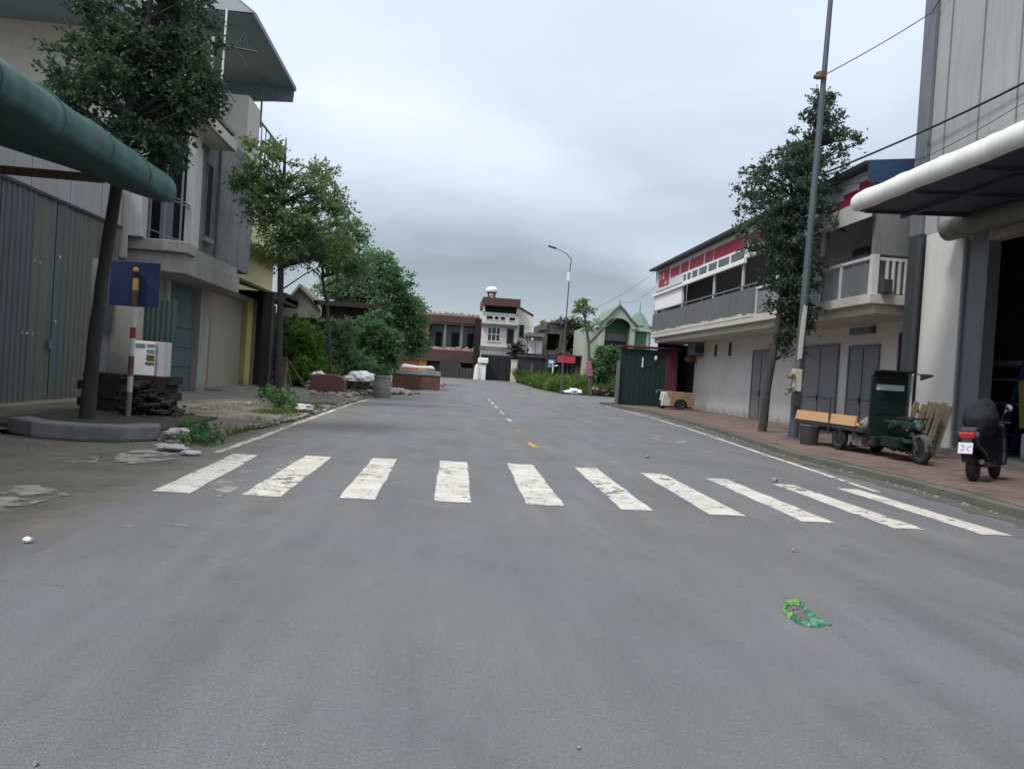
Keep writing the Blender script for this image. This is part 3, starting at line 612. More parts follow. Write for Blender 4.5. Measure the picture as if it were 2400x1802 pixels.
# thin tree on the grass island
tree('thin_tree','thin bare limbed tree on the grass island before the green house',
 [(10.67,55,.25,.12),(10.4,55,2.5,.12),(10.25,55,4.3,.11),(9.9,55,5.6,.07),(9.75,55,7.2,.03)],
 [(9.6,55,6.5,.9,.8,.8,34),(9.2,55,6.8,.5,.5,.3,8),(10.2,55,5.6,.8,.7,.5,10),(9.6,55,7.3,.4,.4,.3,8)],
 M['leaf_b'],M['bark_pale'],per=40,cr=.2,size=.14,seed=15,hole=.2,branch=.9,stems=[[(10.28,55,4.2,.1),(10.9,55,4.9,.09),(11.5,55,5.6,.06),(12.2,55,6.2,.03)],[(10.1,55,5.0,.05),(10.8,55,5.9,.03),(11.3,55,6.0,.015)],[(9.95,55,5.4,.05),(9.3,55,5.9,.03),(8.7,55,6.0,.012)]])
o=MB().tube([(10.55,54.94,gz(55)+1.55),(10.42,54.94,gz(55)+2.1),(10.3,54.94,gz(55)+2.65)],[.19,.22,.2],10).build('cloth',M['pink'],smooth=True)
tag(o,'pink cloth wrapped round the thin tree trunk','cloth')
rng=np.random.default_rng(50)
t=thing('round_bush',(12.7,60,gz(60)),'dark round bush behind the grass, left of the green kiosk','bush')
C=clumps([(12.6,60,3.0,1.25,1.2,1.3,150),(13.4,60,3.2,.8,.8,1.0,60),(12.2,60,2.0,1.0,1.0,.9,70)],rng,0)
mb=MB()
for c in C[::9]: mb.tube([(12.7,60,gz(60)),((12.7+c[0])/2,60,c[2]*.6),tuple(c)],[.05,.03,.01],5,cap=False)
mb.build('stem',M['bark'],t); leaves_mesh('foliage',scatter(C,55,.24,rng,.8),.17,rng,M['leaf_f'],t)
# grass island, one uncountable cover
def blades(name,pts,h,rng,mat_,lean=.5,wid=.02):
    P=np.asarray(pts); n=len(P); a=rng.uniform(0,2*pi,n); H=h*rng.uniform(.4,1.35,n)*np.array([.62+.75*max(-.4,min(.9,mnoise.noise(Vector((p[0]*.55,p[1]*.55,1.5)))+.35*mnoise.noise(Vector((p[0]*2.1,p[1]*2.1,4))))) for p in P]); l=lean*H*rng.uniform(0,1,n); b=rng.uniform(0,2*pi,n)
    v=np.empty((n,4,3)); w=wid*rng.uniform(.7,1.5,n)
    dx=np.stack([np.cos(a)*w,np.sin(a)*w,np.zeros(n)],1); tip=P+np.stack([np.cos(b)*l,np.sin(b)*l,H],1); mid=P+np.stack([np.cos(b)*l*.35,np.sin(b)*l*.35,H*.6],1)
    v[:,0]=P-dx*.6; v[:,1]=P+dx*.6; v[:,2]=mid+dx; v[:,3]=tip
    lo=v.reshape(-1,3).min(0); hi=v.reshape(-1,3).max(0); off=np.array([(lo[0]+hi[0])/2,(lo[1]+hi[1])/2,lo[2]]); v-=off
    me=bpy.data.meshes.new(name); me.vertices.add(4*n); me.vertices.foreach_set('co',v.ravel()); me.loops.add(4*n); me.loops.foreach_set('vertex_index',np.arange(4*n)); me.polygons.add(n)
    me.polygons.foreach_set('loop_start',np.arange(0,4*n,4)); me.polygons.foreach_set('loop_total',np.full(n,4)); me.update(calc_edges=True); me.materials.append(mat_)
    o=bpy.data.objects.new(name,me); COL.objects.link(o); o.location=off; return o
rng=np.random.default_rng(60); pts=[]
while len(pts)<60000:
    y=rng.uniform(57.2,79); x=rng.uniform(7,24); x0=interp([(57,8.9),(63.7,7.7),(79,7.0)],y)+.15
    if x<x0: continue
    if mnoise.noise(Vector((x*.5,y*.3,2)))<-.45: continue
    pts.append((x,y,gz(y)-.03))
for i in range(26):
    y=57.5+R.random()**1.3*18; x=interp([(57,8.9),(63.7,7.7),(79,7.0)],y)+R.uniform(.4,7)
    if i<9: y=R.uniform(57.3,70); x=interp([(57,8.9),(63.7,7.7),(79,7.0)],y)+R.uniform(.2,1.2)
    t=thing('weed_clump',(x,y,gz(y)),'tall leafy weed standing in the grass of the island','weed','tall weeds on the grass island'); rg=np.random.default_rng(300+i); h=R.uniform(.5,1.2)
    C=clumps([(x,y,gz(y)+h*.5,R.uniform(.35,.8),.5,h*.5,26)],rg,-.4,1,.5); mb=MB()
    for c in C[::5]: mb.tube([(x,y,gz(y)-.02),tuple(c)],[.015,.005],4,cap=False)
    mb.build('stem',M['bark_pale'],t); leaves_mesh('foliage',scatter(C,28,.16,rg,.9),.14,rg,M[R.choice(['leaf_e','leaf_f','grass'])],t)
tag(blades('grass',pts,1.15,rng,M['grass'],.9,.05),'bright green tall grass covering the island by the bend','grass',kind='stuff')
pts=[]
while len(pts)<5200:
    y=rng.uniform(13,27); x=-3.9-abs(rng.normal())*1.2
    if x<-8 or mnoise.noise(Vector((x*.8,y*.5,7)))+rng.uniform(-.35,.25)<.12: continue
    pts.append((x,y,.04))
tag(blades('grass',pts,.08,rng,M['grass'],.9,.012),'thin patchy grass in the dirt of the left verge','grass',kind='stuff')
pts=[]
while len(pts)<3500:
    y=rng.uniform(44.5,46.3); x=rng.uniform(9.5,14)
    pts.append((x,y,gz(y)-.02))
tag(blades('grass',pts,.12,rng,M['grass'],.8,.02),'short weeds at the foot of the green kiosk','grass',kind='stuff')
for i,(lab,x,y,r,h,n,lm) in enumerate((('leafy weed clump on the verge beside the edge line',-5.15,23.2,.55,.75,70,M['leaf_f']),('small weed in the dirt right of the planter kerb',-4.55,13.9,.35,.3,30,M['leaf_f']),('trailing weed clump lying on the dirt near the crosswalk',-4.1,12.9,.35,.22,24,M['leaf_f']))):
    t=thing('weed_clump',(x,y,.03),lab,'weed','weeds on the left verge'); rng=np.random.default_rng(70+i)
    C=clumps([(x,y,h*.45,r,r*1.2,h*.5,n)],rng,-.3,1,.5)
    mb=MB()
    for c in C[::4]: mb.tube([(x,y,.02),((x+c[0])/2,(y+c[1])/2,c[2]*.7),tuple(c)],[.012,.008,.004],4,cap=False)
    mb.build('stem',M['bark_pale'],t); leaves_mesh('foliage',scatter(C,26,.09,rng,.7),.07,rng,lm,t)
#PART2
# ------------------------------------------------------------------ building helpers
def bx(mb,axis,p0,p1,a0,a1,z0,z1):
    p0,p1=min(p0,p1),max(p0,p1); a0,a1=min(a0,a1),max(a0,a1)
    return mb.box(p0,p1,a0,a1,z0,z1) if axis=='X' else mb.box(a0,a1,p0,p1,z0,z1)
def window(par,axis,p,s,a0,a1,z0,z1,fm,pm,nv=1,nh=0,fw=.06,d=.06,name='window',label=None):
    f_=MB(); a0,a1=min(a0,a1),max(a0,a1)
    for (u0,u1,w0,w1) in ((a0,a0+fw,z0,z1),(a1-fw,a1,z0,z1),(a0+fw,a1-fw,z0,z0+fw),(a0+fw,a1-fw,z1-fw,z1)): bx(f_,axis,p,p+s*d,u0,u1,w0,w1)
    for k in range(nv):
        c=a0+(a1-a0)*(k+1)/(nv+1); bx(f_,axis,p,p+s*d*.8,c-fw*.4,c+fw*.4,z0+fw,z1-fw)
    for k in range(nh):
        c=z0+(z1-z0)*(k+1)/(nh+1); bx(f_,axis,p,p+s*d*.7,a0+fw,a1-fw,c-fw*.35,c+fw*.35)
    o=f_.build(name,fm,par)
    g=MB(); bx(g,axis,p,p+s*d*.35,a0+fw*.6,a1-fw*.6,z0+fw*.6,z1-fw*.6); g.build('pane',pm,o)
    if label: o['label']=label
    return o
def corr(mb,axis,p,s,a0,a1,z0,z1,pitch=.15,depth=.03,th=.03):
    """corrugated sheet, ribs vertical; p plane, s outward sign"""
    a0,a1=min(a0,a1),max(a0,a1); n=max(1,int((a1-a0)/pitch)); pr=[]
    for i in range(n):
        u=a0+(a1-a0)*i/n; h=(a1-a0)/n
        pr+=[(u,0),(u+h*.55,0),(u+h*.68,depth),(u+h*.87,depth)]
    pr.append((a1,0)); pr+=[(a1,-th),(a0,-th)]
    if axis=='X': poly=[(p+s*d,u) for u,d in pr]
    else: poly=[(u,p+s*d) for u,d in pr]
    return mb.prism(poly,'Z',z0,z1)
def part(name,m,par,*boxes,bevel=0,label=None):
    mb=MB()
    for b in boxes: mb.box(*b)
    o=mb.build(name,m,par,bevel=bevel)
    if label: o['label']=label
    return o

# ------------------------------------------------------------------ LEFT: shed with green awning
t=thing('metal_shed',(-10.5,15,0),'grey corrugated metal shed at the left edge, under the green awning','shed')
mb=MB(); mb.box(-13.6,-10.22,6,23.3,0,6.55); mb.build('body',M['sheet_b'],t)
k=0
for (y0,y1,m,z1) in ((8,11.5,'sheet_b',5.12),(11.5,15.2,'sheet_a',5.12),(15.2,17.4,'sheet_a',5.12),(17.4,18.75,'sheet_a',5.12),(18.75,19.75,'sheet_b',5.12),(19.75,20.25,'sheet_c',5.12),(20.25,22.0,'sheet_b',5.12),(22.0,23.3,'sheet_a',5.12)):
    mb=MB(); corr(mb,'X',-10.15+(.02 if k%2 else 0),1,y0+.01,y1-.01,.1,z1,.34 if k%3 else .22,.03); mb.build('door_panel',M[m],t); k+=1
mb=MB()
for (y0,y1) in ((8,12.5),(12.5,16.6),(16.6,18.5),(18.5,20.3),(20.3,22.0),(22.0,23.3)): mb.box(-10.2,-10.12,y0+.015,y1-.015,5.2,6.5)
mb.build('upper_panel',M['sheet_d'],t)
part('rail',M['dark_metal'],t,(-10.2,-10.08,8,23.35,5.12,5.2))
mb=MB(); mb.box(-10.6,-9.7,8,22.4,.0,.1); mb.build('sill',mat('sandy sill',(.25,.21,.15),.9,.2,1,20,.2),t,bevel=.02)
mb=MB()
for y,z in ((18.75,3.5),(19.0,3.48),(19.9,3.75),(18.4,1.75),(18.6,1.74),(18.85,1.74),(19.85,2.1)): mb=MB(); mb.rock((-10.09,y,z),.03,R,1); mb.build('bolt',M['plastic_white'],t)
part('latch',M['grey_metal'],t,(-10.13,-10.05,19.55,19.68,1.4,1.62),bevel=.01)
# awning, a bull-nosed shell along the street
def awning(par,prof,y0,y1,m,taper=.5,name='cover'):
    mb=MB(); n=len(prof); N=70; ys=[y0+(y1-y0)*i/N for i in range(N+1)]
    vs=[(x+.010*math.sin(y*5.1+z*3),y,z+.007*math.sin(y*2.1)+.004*math.sin(y*6.3+x*2)) for y in ys for x,z in prof]
    fs=[(j*n+i,j*n+(i+1)%n,(j+1)*n+(i+1)%n,(j+1)*n+i) for j in range(N) for i in range(n)]
    fs+=[tuple(range(n))[::-1],tuple(N*n+i for i in range(n))]
    mb.add(vs,fs); o=mb.build(name,m,par,smooth=True)
    sm=MB(); no=len(outer); y=y0+.6
    while y<y1-.2:
        sm.tube([(x+.010*math.sin(y*5.1+z*3)+.004,y,z+.008) for x,z in prof[:no]],.013,5); y+=1.45
    sm.build('seam',m,par); return o
def arc(pts,sub=5):
    """smooth a profile by Catmull-Rom"""
    out=[]; P=[pts[0]]+list(pts)+[pts[-1]]
    for i in range(1,len(P)-2):
        for k in range(sub):
            u=k/sub; a,b,c,d=P[i-1],P[i],P[i+1],P[i+2]
            out.append(tuple(.5*((2*b[j])+(-a[j]+c[j])*u+(2*a[j]-5*b[j]+4*c[j]-d[j])*u*u+(-a[j]+3*b[j]-3*c[j]+d[j])*u**3) for j in (0,1)))
    out.append(pts[-1]); return out
t=thing('green_awning',(-10.1,8.5,4.4),'long green curved awning over the grey metal shed front','awning')
outer=arc([(-10.08,6.1),(-8.8,5.8),(-7.4,5.5),(-6.5,5.27),(-5.9,5.06),(-5.6,4.86),(-5.5,4.66),(-5.52,4.47)])
inner=arc([(-5.52,4.47),(-5.62,4.4),(-6.0,4.45),(-6.62,4.62),(-7.3,4.86),(-8.8,5.22),(-10.08,5.6)])[1:]
awning(t,outer+inner,1.5,14.95,M['green_awning'])
mb=MB()
mb.bar((-10.1,14.7,4.72),(-6.75,14.7,4.70),.14,.14); mb.bar((-9.3,14.7,4.7),(-9.3,14.7,5.2),.1)
mb.build('frame',M['brown_wood'],t)

# ------------------------------------------------------------------ LEFT: three storey corner house
t=thing('corner_house',(-11.5,26,0),'grey three storey corner house with balcony, slab and blue grey canopy','house')
mb=MB(); mb.box(-18,-8.72,24.95,32.3,5.0,9.62); mb.box(-18,-10.0,23.55,24.95,5.0,9.62); mb.build('upper_wall',M['conc_dark'],t)
mb=MB(); mb.box(-18,-8.66,30.6,32.36,9.64,11.95); mb.box(-18,-11.6,23.46,30.6,9.64,13.9); mb.box(-24,-10.3,23.42,23.5,6.6,11.1); mb.build('cream_wall',M['cream'],t)
mb=MB(); mb.box(-18,-9.75,23.6,30.0,0,4.0); mb.build('lower_wall',M['conc'],t)
# cantilevered slab with a chamfered corner
mb=MB(); mb.prism([(-18,23.9),(-9.0,23.9),(-8.5,24.1),(-8.45,24.6),(-8.5,30.2),(-9.9,30.4),(-18,30.4)],'Z',4.0,4.62); mb.prism([(-18,23.75),(-8.9,23.75),(-8.35,23.9),(-8.35,24.7),(-8.6,24.9),(-8.6,30.2),(-18,30.2)],'Z',4.62,4.98); mb.build('slab',M['conc'],t,bevel=.03)
# balcony room: dark recess, white posts and rails
mb=MB(); mb.box(-9.95,-8.8,24.9,24.94,4.98,8.2); mb.box(-9.99,-9.96,24.0,24.9,4.98,8.2); mb.build('balcony_room',M['shop_dark'],t)
part('side_pier',M['dull_white'],t,(-10.0,-9.62,23.5,24.0,4.98,8.6),bevel=.015)
part('side_wall',M['cream'],t,(-11.6,-10.0,23.46,23.55,4.3,6.6))
part('window',M['shop_dark'],t,(-10.75,-10.4,23.42,23.46,5.75,6.6)); part('window_ledge',M['conc'],t,(-10.8,-10.35,23.3,23.46,5.62,5.72))
mb=MB()
for x,y in ((-9.55,23.95),(-9.1,23.95),(-8.62,23.95),(-8.62,24.9)): mb.box(x-.025,x+.025,y-.025,y+.025,4.98,8.0)
for z in (5.05,6.2,6.3,7.95): mb.bar((-9.6,23.95,z+.25),(-8.62,23.95,z-.05),.035); mb.bar((-8.62,23.95,z-.05),(-8.62,24.95,z-.1),.035)
mb.build('balcony_railing',M['balcony_grey'],t)
part('curtain',mat('lilac curtain',(.25,.26,.32),.8,.1,3,20,.1),t,(-9.6,-9.2,24.86,24.9,5.0,6.6))
mb=MB(); mb.box(-8.75,-8.5,24.6,25.1,4.98,9.2); mb.box(-8.75,-8.6,25.1,25.6,4.98,8.3); mb.build('column',M['dull_white'],t,bevel=.02)
window(t,'X',-8.72,1,26.3,26.95,5.55,8.1,M['conc_dark'],M['shop_dark'],0,0,.05,.05)
part('window_ledge',M['conc'],t,(-8.72,-8.55,26.2,27.05,5.4,5.52))
mb=MB(); mb.tube([(-8.66,27.6,4.98),(-8.66,27.6,9.2)],.045,8); mb.build('drain_pipe',M['grey_metal'],t)
# tilted sun shades on the second floor
mb=MB(); mb.prism([(23.3,8.6),(26.6,8.6),(26.6,8.78),(23.3,8.78)],'X',-8.72,-7.9); mb.box(-7.95,-7.85,23.3,26.65,8.6,8.95); mb.build('sun_shade',M['cream'],t,bevel=.01)
part('sun_shade_top',M['conc_dark'],t,(-8.72,-8.1,23.8,27.2,9.3,9.42))
# canopy over the roof terrace
mb=MB(); mb.prism([(-8.0,14.15),(-7.95,14.22),(-9.2,15.1),(-12.5,16.6),(-18,16.7),(-18,16.5),(-12.5,16.4),(-10.0,14.2)],'Y',28.3,35.5); mb.build('canopy',M['canopy'],t)
mb=MB(); mb.prism([(-7.97,14.1),(-9.2,15.05),(-12.5,16.7),(-18,16.8),(-18,14.2)],'Y',28.2,28.3); mb.build('canopy_gable',M['canopy_pale'],t)
mb=MB(); mb.prism([(-8.0,14.3),(-8.05,13.5),(-9.0,13.45),(-10.0,13.35),(-12.5,13.3),(-12.5,14.3)],'Y',35.4,35.52); mb.prism([(28.3,14.02),(35.5,14.02),(35.5,14.2),(28.3,14.2)],'X',-8.02,-7.93); mb.build('canopy_valance',M['canopy'],t)
mb=MB(); mb.prism([(28.2,14.1),(35.6,14.1),(35.6,14.16),(28.2,14.16)],'X',-12.6,-8.0); mb.build('canopy_soffit',M['canopy'],t)
mb=MB(); mb.box(-24,-10.9,21.5,24.4,11.15,11.25); mb.prism([(21.4,11.1),(24.5,11.1),(24.5,13.0)],'X',-24,-10.9); mb.build('side_roof',M['canopy'],t)
mb=MB(); mb.bar((-9.2,34.5,11.9),(-9.2,34.5,14.1),.07); mb.build('canopy_post',M['conc_dark'],t)
# ground floor door and shutters
mb=MB(); mb.box(-9.75,-9.7,26.2,28.8,.1,3.95)
o=mb.build('door',M['green_door'],t); mb=MB()
for z in (1.0,1.7,2.4): mb.box(-9.7,-9.68,26.3,28.7,z,z+.03)
mb.build('rib',M['dark_metal'],o)
part('door_frame',M['dull_white'],t,(-9.74,-9.62,26.02,26.15,2.2,3.95))
part('pillar',M['conc'],t,(-9.95,-9.5,28.95,30.0,0.05,4.0),bevel=.02)
mb=MB(); corr(mb,'X',-9.74,1,23.9,25.9,1.2,3.2,.18,.03); mb.build('side_shutter',M['tarp'],t)
# TV aerial on the terrace
t=thing('tv_aerial',(-8.93,27,9.0),'old television aerial on a white pole under the blue grey canopy','aerial')
mb=MB(); mb.tube([(-8.6,26.9,9.0),(-8.55,26.9,13.6)],.035,8); mb.build('pole',M['plastic_white'],t)
mb=MB(); mb.tube([(-8.95,26.9,9.0),(-8.95,26.9,12.6)],.05,8); mb.build('short_pole',M['dull_white'],t)
mb=MB(); mb.tube([(-9.1,26.8,12.35),(-7.4,26.8,12.18)],.035,6)
for a,b in (((-8.45,12.75),(-7.7,11.6)),((-8.2,12.2),(-7.85,12.8)),((-7.85,12.8),(-7.7,12.2)),((-7.82,12.8),(-7.85,11.8))): mb.tube([(a[0],26.8,a[1]),(b[0],26.8,b[1])],.02,5)
mb.build('boom',M['dark_metal'],t)

# ------------------------------------------------------------------ LEFT: single storey shop row
t=thing('shop_row',(-11,35,0),'low shop unit with taupe roller shutter between orange and yellow posts','shop')
mb=MB(); mb.box(-16,-10.12,30.1,38.4,0,4.5); mb.build('wall',M['conc'],t)
part('orange_post',M['orange_post'],t,(-10.15,-9.8,30.35,31.2,.05,4.4),bevel=.02)
mb=MB(); n=int(4.3/.09)
for i in range(n): mb.prism([(-10.12,.12+i*.09),(-10.09,.13+i*.09),(-10.085,.17+i*.09),(-10.09,.205+i*.09),(-10.12,.21+i*.09)],'Y',31.35,36.6)
mb.build('roller_shutter',M['shutter'],t)
mb=MB(); mb.box(-10.12,-9.78,31.25,36.7,4.2,4.42); mb.box(-10.12,-9.72,31.0,33.0,4.42,4.7); mb.build('lintel',M['conc'],t,bevel=.02)
part('yellow_post',M['yellow_post'],t,(-10.15,-9.85,36.7,37.6,.05,4.4),bevel=.02)
part('brown_post',M['brown_wood'],t,(-10.15,-9.85,37.65,38.35,.05,4.4),bevel=.02)
mb=MB(); mb.prism([(-8.75,4.62),(-8.7,4.72),(-12,5.7),(-16,5.7),(-16,5.5),(-12,5.5)],'Y',30.45,38.6); mb.build('eave',M['brown_wood'],t)
part('doorstep',M['concrete_pave'],t,(-10.1,-8.9,30.2,37.5,.0,.17),bevel=.03)
t=thing('wooden_shack',(-9.6,39.5,0),'dark weathered timber shack end beside the yellow post','shack')
mb=MB(); y=38.5; 
while y<41.3: w_=R.uniform(.16,.3); mb.box(-9.72-R.uniform(0,.05),-9.6,y,y+w_-.02,0,4.4); y+=w_
mb.box(-13,-9.72,38.45,41.4,0,4.5); mb.build('wall',M['dark_wood'],t)
mb=MB(); mb.box(-9.0,-8.55,36.0,36.5,0,4.35); mb.build('post',M['dark_wood'],t,bevel=.03)
mb=MB(); mb.box(-13,-8.5,38.42,41.6,4.5,4.9); mb.box(-9.05,-8.5,36.0,41.6,4.36,4.7); mb.build('lintel',M['dark_wood'],t)
t=thing('yellow_house',(-13,41,0),'pale yellow tall house with railed roof terrace behind the tall street tree','house')
mb=MB(); mb.box(-20,-11.0,38.7,46,0,11.2); mb.build('wall',M['yellow_wall'],t)
mb=MB(); mb.prism([(-11.0,7.55),(-10.35,7.0),(-10.3,7.1),(-10.95,7.75),(-11.0,7.75)],'Y',39.2,46.6)
for i in range(26): y=39.2+i*.285; mb.tube([(-10.95,y,7.72),(-10.3,y,7.12+R.uniform(-.12,.03))],.07,6)
mb.build('tile_eave',M['tile'],t)
mb=MB()
mb.bar((-10.95,38.6,14.2),(-10.95,46,14.2),.09); mb.bar((-10.95,38.6,12.4),(-10.95,46,12.4),.05)
for i in range(9): mb.tube([(-10.95,38.7+i*.9,11.2),(-10.95,38.7+i*.9,14.2)],.03,6)
mb.build('terrace_railing',M['dark_metal'],t)
t=thing('low_shed',(-9,51,gz(50)),'old low shed with grey gabled sheet roof behind the thicket','shed')
mb=MB(); mb.box(-12.5,-8.8,50.6,54,0,4.6); mb.box(-8.8,-5.4,50.62,54,0,5.3); mb.build('wall',M['dark_wood'],t)
mb=MB(); mb.prism([(-11.6,4.7),(-10.2,6.6),(-8.7,5.2),(-8.7,5.0),(-10.2,6.35),(-11.6,4.5)],'Y',50,54); mb.prism([(-11.5,4.6),(-10.2,6.4),(-8.8,5.0),(-8.8,4.4),(-11.5,4.4)],'Y',50.3,50.5); mb.build('gable_roof',M['thatch'],t)
mb=MB(); mb.box(-9.2,-5.0,50.0,54,5.3,5.6); mb.box(-8.8,-5.9,49.6,50.4,4.35,4.45); mb.build('flat_roof',M['dark_wood'],t)
o=MB(); 
for i in range(60): o.tube([(-8.75+R.gauss(0,.3),39.8+R.gauss(0,.3),.05),(-8.75+R.gauss(0,.12),39.8+R.gauss(0,.12),1.35+R.gauss(0,.18))],[.09,.03],5)
tag(o.build('hay_stack',M['hay']),'heap of dry brown straw leaning by the dark wooden post','straw heap')

# ------------------------------------------------------------------ LEFT: street things
t=thing('road_sign',(-6.65,16.2,0),'blank dark blue sign back on a red and white striped pole','road sign')
mb=MB(); mb.box(-7.20,-6.2,16.22,16.25,2.42,3.36); mb.build('panel',M['sign_blue'],t,bevel=.008)
mb=MB()
for z0,z1,r,mi in ((0,.62,.052,0),(.62,.95,.055,1),(.95,1.0,.056,0),(1.0,1.38,.056,2),(1.38,1.75,.055,1),(1.75,1.98,.056,3),(1.98,2.4,.055,1),(2.4,2.75,.055,2),(2.75,3.0,.055,4),(3.0,3.18,.05,5),):
    mb.mi=mi; mb.tube([(-6.65+.0*z0,16.15,z0),(-6.65,16.15,z1)],r,12)
mb.build('pole',[M['conc_dark'],M['dull_white'],M['rust'],M['stripe_red'],M['gold'],M['black']],t)
mb=MB(); mb.lathe([(.02,0),(.055,.03),(.055,.08),(.02,.11)],(-6.65,16.12,3.12),12); mb.build('cap',M['gold'],t)
t=thing('meter_box',(-6.8,17.4,.9),'white steel electricity meter box with stickers behind the striped pole','meter box')
mb=MB(); mb.box(-7.14,-6.62,17.3,17.75,.95,1.72); mb.build('body',M['plastic_white'],t,bevel=.012)
mb=MB(); mb.box(-6.61,-6.42,17.34,17.75,.93,1.72); mb.build('door',M['dull_white'],t,bevel=.01)
mb=MB(); mb.box(-7.05,-6.85,17.29,17.3,1.58,1.66); mb.box(-6.80,-6.63,17.29,17.3,1.6,1.66); mb.build('sticker',M['sticker_grey'],t)
mb=MB(); mb.box(-6.80,-6.64,17.288,17.3,1.47,1.54); mb.build('sticker',M['sticker_blue'],t)
mb=MB(); mb.box(-6.80,-6.63,17.288,17.3,1.29,1.42); mb.box(-6.82,-6.63,17.289,17.3,1.2,1.25); mb.build('sticker',M['sticker_brown'],t)

t=thing('sheet_panel_fence',(-7.9,18.3,0),'pale grey leaning sheet panels behind the striped sign pole','fence')
mb=MB(); mb.box(-8.55,-8.05,18.3,18.36,.9,3.6); mb.build('panel',M['sheet_d'],t)
mb=MB(); mb.box(-8.03,-7.3,18.25,18.31,.95,3.3); mb.build('panel',M['conc'],t)
mb=MB(); mb.box(-8.35,-8.0,18.2,18.24,1.9,3.6); mb.build('panel',M['sheet_c'],t)
mb=MB(); corr(mb,'Y',18.3,-1,-7.28,-6.55,1.6,2.75,.12,.025); mb.build('panel',M['tarp'],t)
mb=MB()
for row in range(5):
    x=-8.15-(.1 if row%2 else 0)
    while x<-6.35-row*.05:
        mb.box(x+.004,x+.376,17.27+R.uniform(0,.04),18.1,row*.19+.003,row*.19+.188); x+=.38
tag(mb.build('low_wall',M['soot'],bevel=.006),'blackened low block wall under the white meter box','wall')
mb=MB()
for i in range(190):
    x=-6.9+abs(R.gauss(0,.55)); a=R.random(); mb.rock((x,17.0+R.gauss(0,.35),.05+max(0,.85-.75*(x+6.9))*a),R.uniform(.04,.15),R)
tag(mb.build('rubble',M['soot']),'dark rubble slumped at the end of the blackened wall','rubble',kind='stuff')
# planter kerb around the leaning tree
mb=MB(); mb.prism([(-7.3,13.0),(-6.6,12.45),(-5.9,12.3),(-5.2,12.45),(-4.85,12.9),(-4.95,13.4),(-5.25,13.3),(-5.4,12.85),(-5.9,12.7),(-6.5,12.85),(-7.1,13.4)],'Z',0,.26)
tag(mb.build('planter_kerb',M['conc_dark'],bevel=.04),'curved low concrete kerb in front of the leaning tree','planter kerb')
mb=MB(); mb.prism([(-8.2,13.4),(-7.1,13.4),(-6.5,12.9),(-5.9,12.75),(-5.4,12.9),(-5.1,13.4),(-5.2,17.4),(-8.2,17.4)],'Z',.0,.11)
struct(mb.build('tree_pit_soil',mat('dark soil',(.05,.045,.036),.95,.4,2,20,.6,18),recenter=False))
mb=MB(); mb.lathe([(.36,0),(.42,.05),(.44,.28),(.38,.32),(.33,.26),(.1,.24)],(-6.5,27.9,.08),14)
tag(mb.build('tyre_planter',M['black']),'black tyre ring lying at the foot of the tall street tree','tyre')
# brown vinyl box (an old seat) and other junk
t=thing('discarded_seat',(-5.9,37,.05),'reddish brown vinyl box seat dumped on the verge','old seat')
mb=MB(); mb.prism([(-6.72,.05),(-5.08,.05),(-5.08,.72),(-5.2,.85),(-5.5,.93),(-6.0,.95),(-6.3,.92),(-6.72,.86)],'Y',36.7,37.6); mb.build('body',M['brown_box'],t,bevel=.04)
mb=MB(); mb.box(-6.70,-5.1,36.72,37.55,0,.1); mb.build('base',M['shop_dark'],t)
t=thing('concrete_bin',(-3.22,36.5,0),'grey concrete ring pot with a leafy plant at the road edge','plant pot')
mb=MB(); mb.lathe([(.40,0),(.41,.05),(.40,.9),(.42,.92),(.42,1.05),(.34,1.06),(.33,.8),(.05,.78)],(-3.22,36.5,0),18); mb.build('pot',M['conc'],t,smooth=True)
rng=np.random.default_rng(90); C=clumps([(-3.3,36.5,1.22,.42,.4,.3,40)],rng,-.5)
leaves_mesh('foliage',scatter(C,34,.1,rng),.09,rng,M['leaf_f'],t)
t=thing('brick_stack',(-2.2,50.5,gz(50)),'long low stack of red bricks under a grey sheet by the bend','brick stack')
mb=MB(); mb.box(-3.7,-.62,49.8,52.0,gz(50)-.1,gz(50)+.95); mb.build('bricks',M['red_brick'],t,bevel=.03)
mb=MB(); mb.prism([(-3.75,gz(50)+.95),(-.58,gz(50)+.95),(-.6,gz(50)+1.2),(-1.2,gz(50)+1.34),(-2.4,gz(50)+1.3),(-3.75,gz(50)+1.2)],'Y',49.75,52.1); mb.build('sheet',M['conc'],t,bevel=.02)
mb=MB(); mb.box(-2.05,-2.0,49.7,49.8,gz(50)-.1,gz(50)+.95); mb.build('strap',M['rust'],t)
mb=MB(); mb.prism([(-3.3,gz(51)+1.38),(-1.0,gz(51)+1.38),(-1.2,gz(51)+1.6),(-2.0,gz(51)+1.52),(-3.1,gz(51)+1.62)],'Y',50.2,51.6)
tag(mb.build('foam_sheet',M['plastic_white'],bevel=.05),'white foam sheets lying on the brick stack','foam')
mb=MB(); mb.prism([(-6.2,gz(52)+.9),(-3.6,gz(52)+.9),(-3.7,gz(52)+1.15),(-4.6,gz(52)+1.3),(-6.0,gz(52)+1.15)],'Y',51.9,52.8)
tag(mb.build('white_board',M['plastic_white'],bevel=.04),'white board stack behind the concrete pot','boards')
mb=MB()
for i in range(150):
    y=R.uniform(33,47); x=interp([(33,-4.3),(36,-4.2),(44,-3.4),(48,-2.4)],y)-abs(R.gauss(0,1.3)); mb.rock((x,y,gz(y)+.06),R.uniform(.06,.28),R,.55)
tag(mb.build('rubble',M['rubble']),'broken concrete rubble strewn along the left road edge','rubble',kind='stuff')
mb=MB()
for i in range(420):
    y=R.uniform(12.5,34); x=interp([(12.9,-4.3),(16,-4.1),(19,-3.9),(31,-3.85),(34,-4.0)],y)-abs(R.gauss(0,.35))+.1; mb.rock((x,y,.02),R.choice([.015,.02,.03,.05,.09]),R,.6)
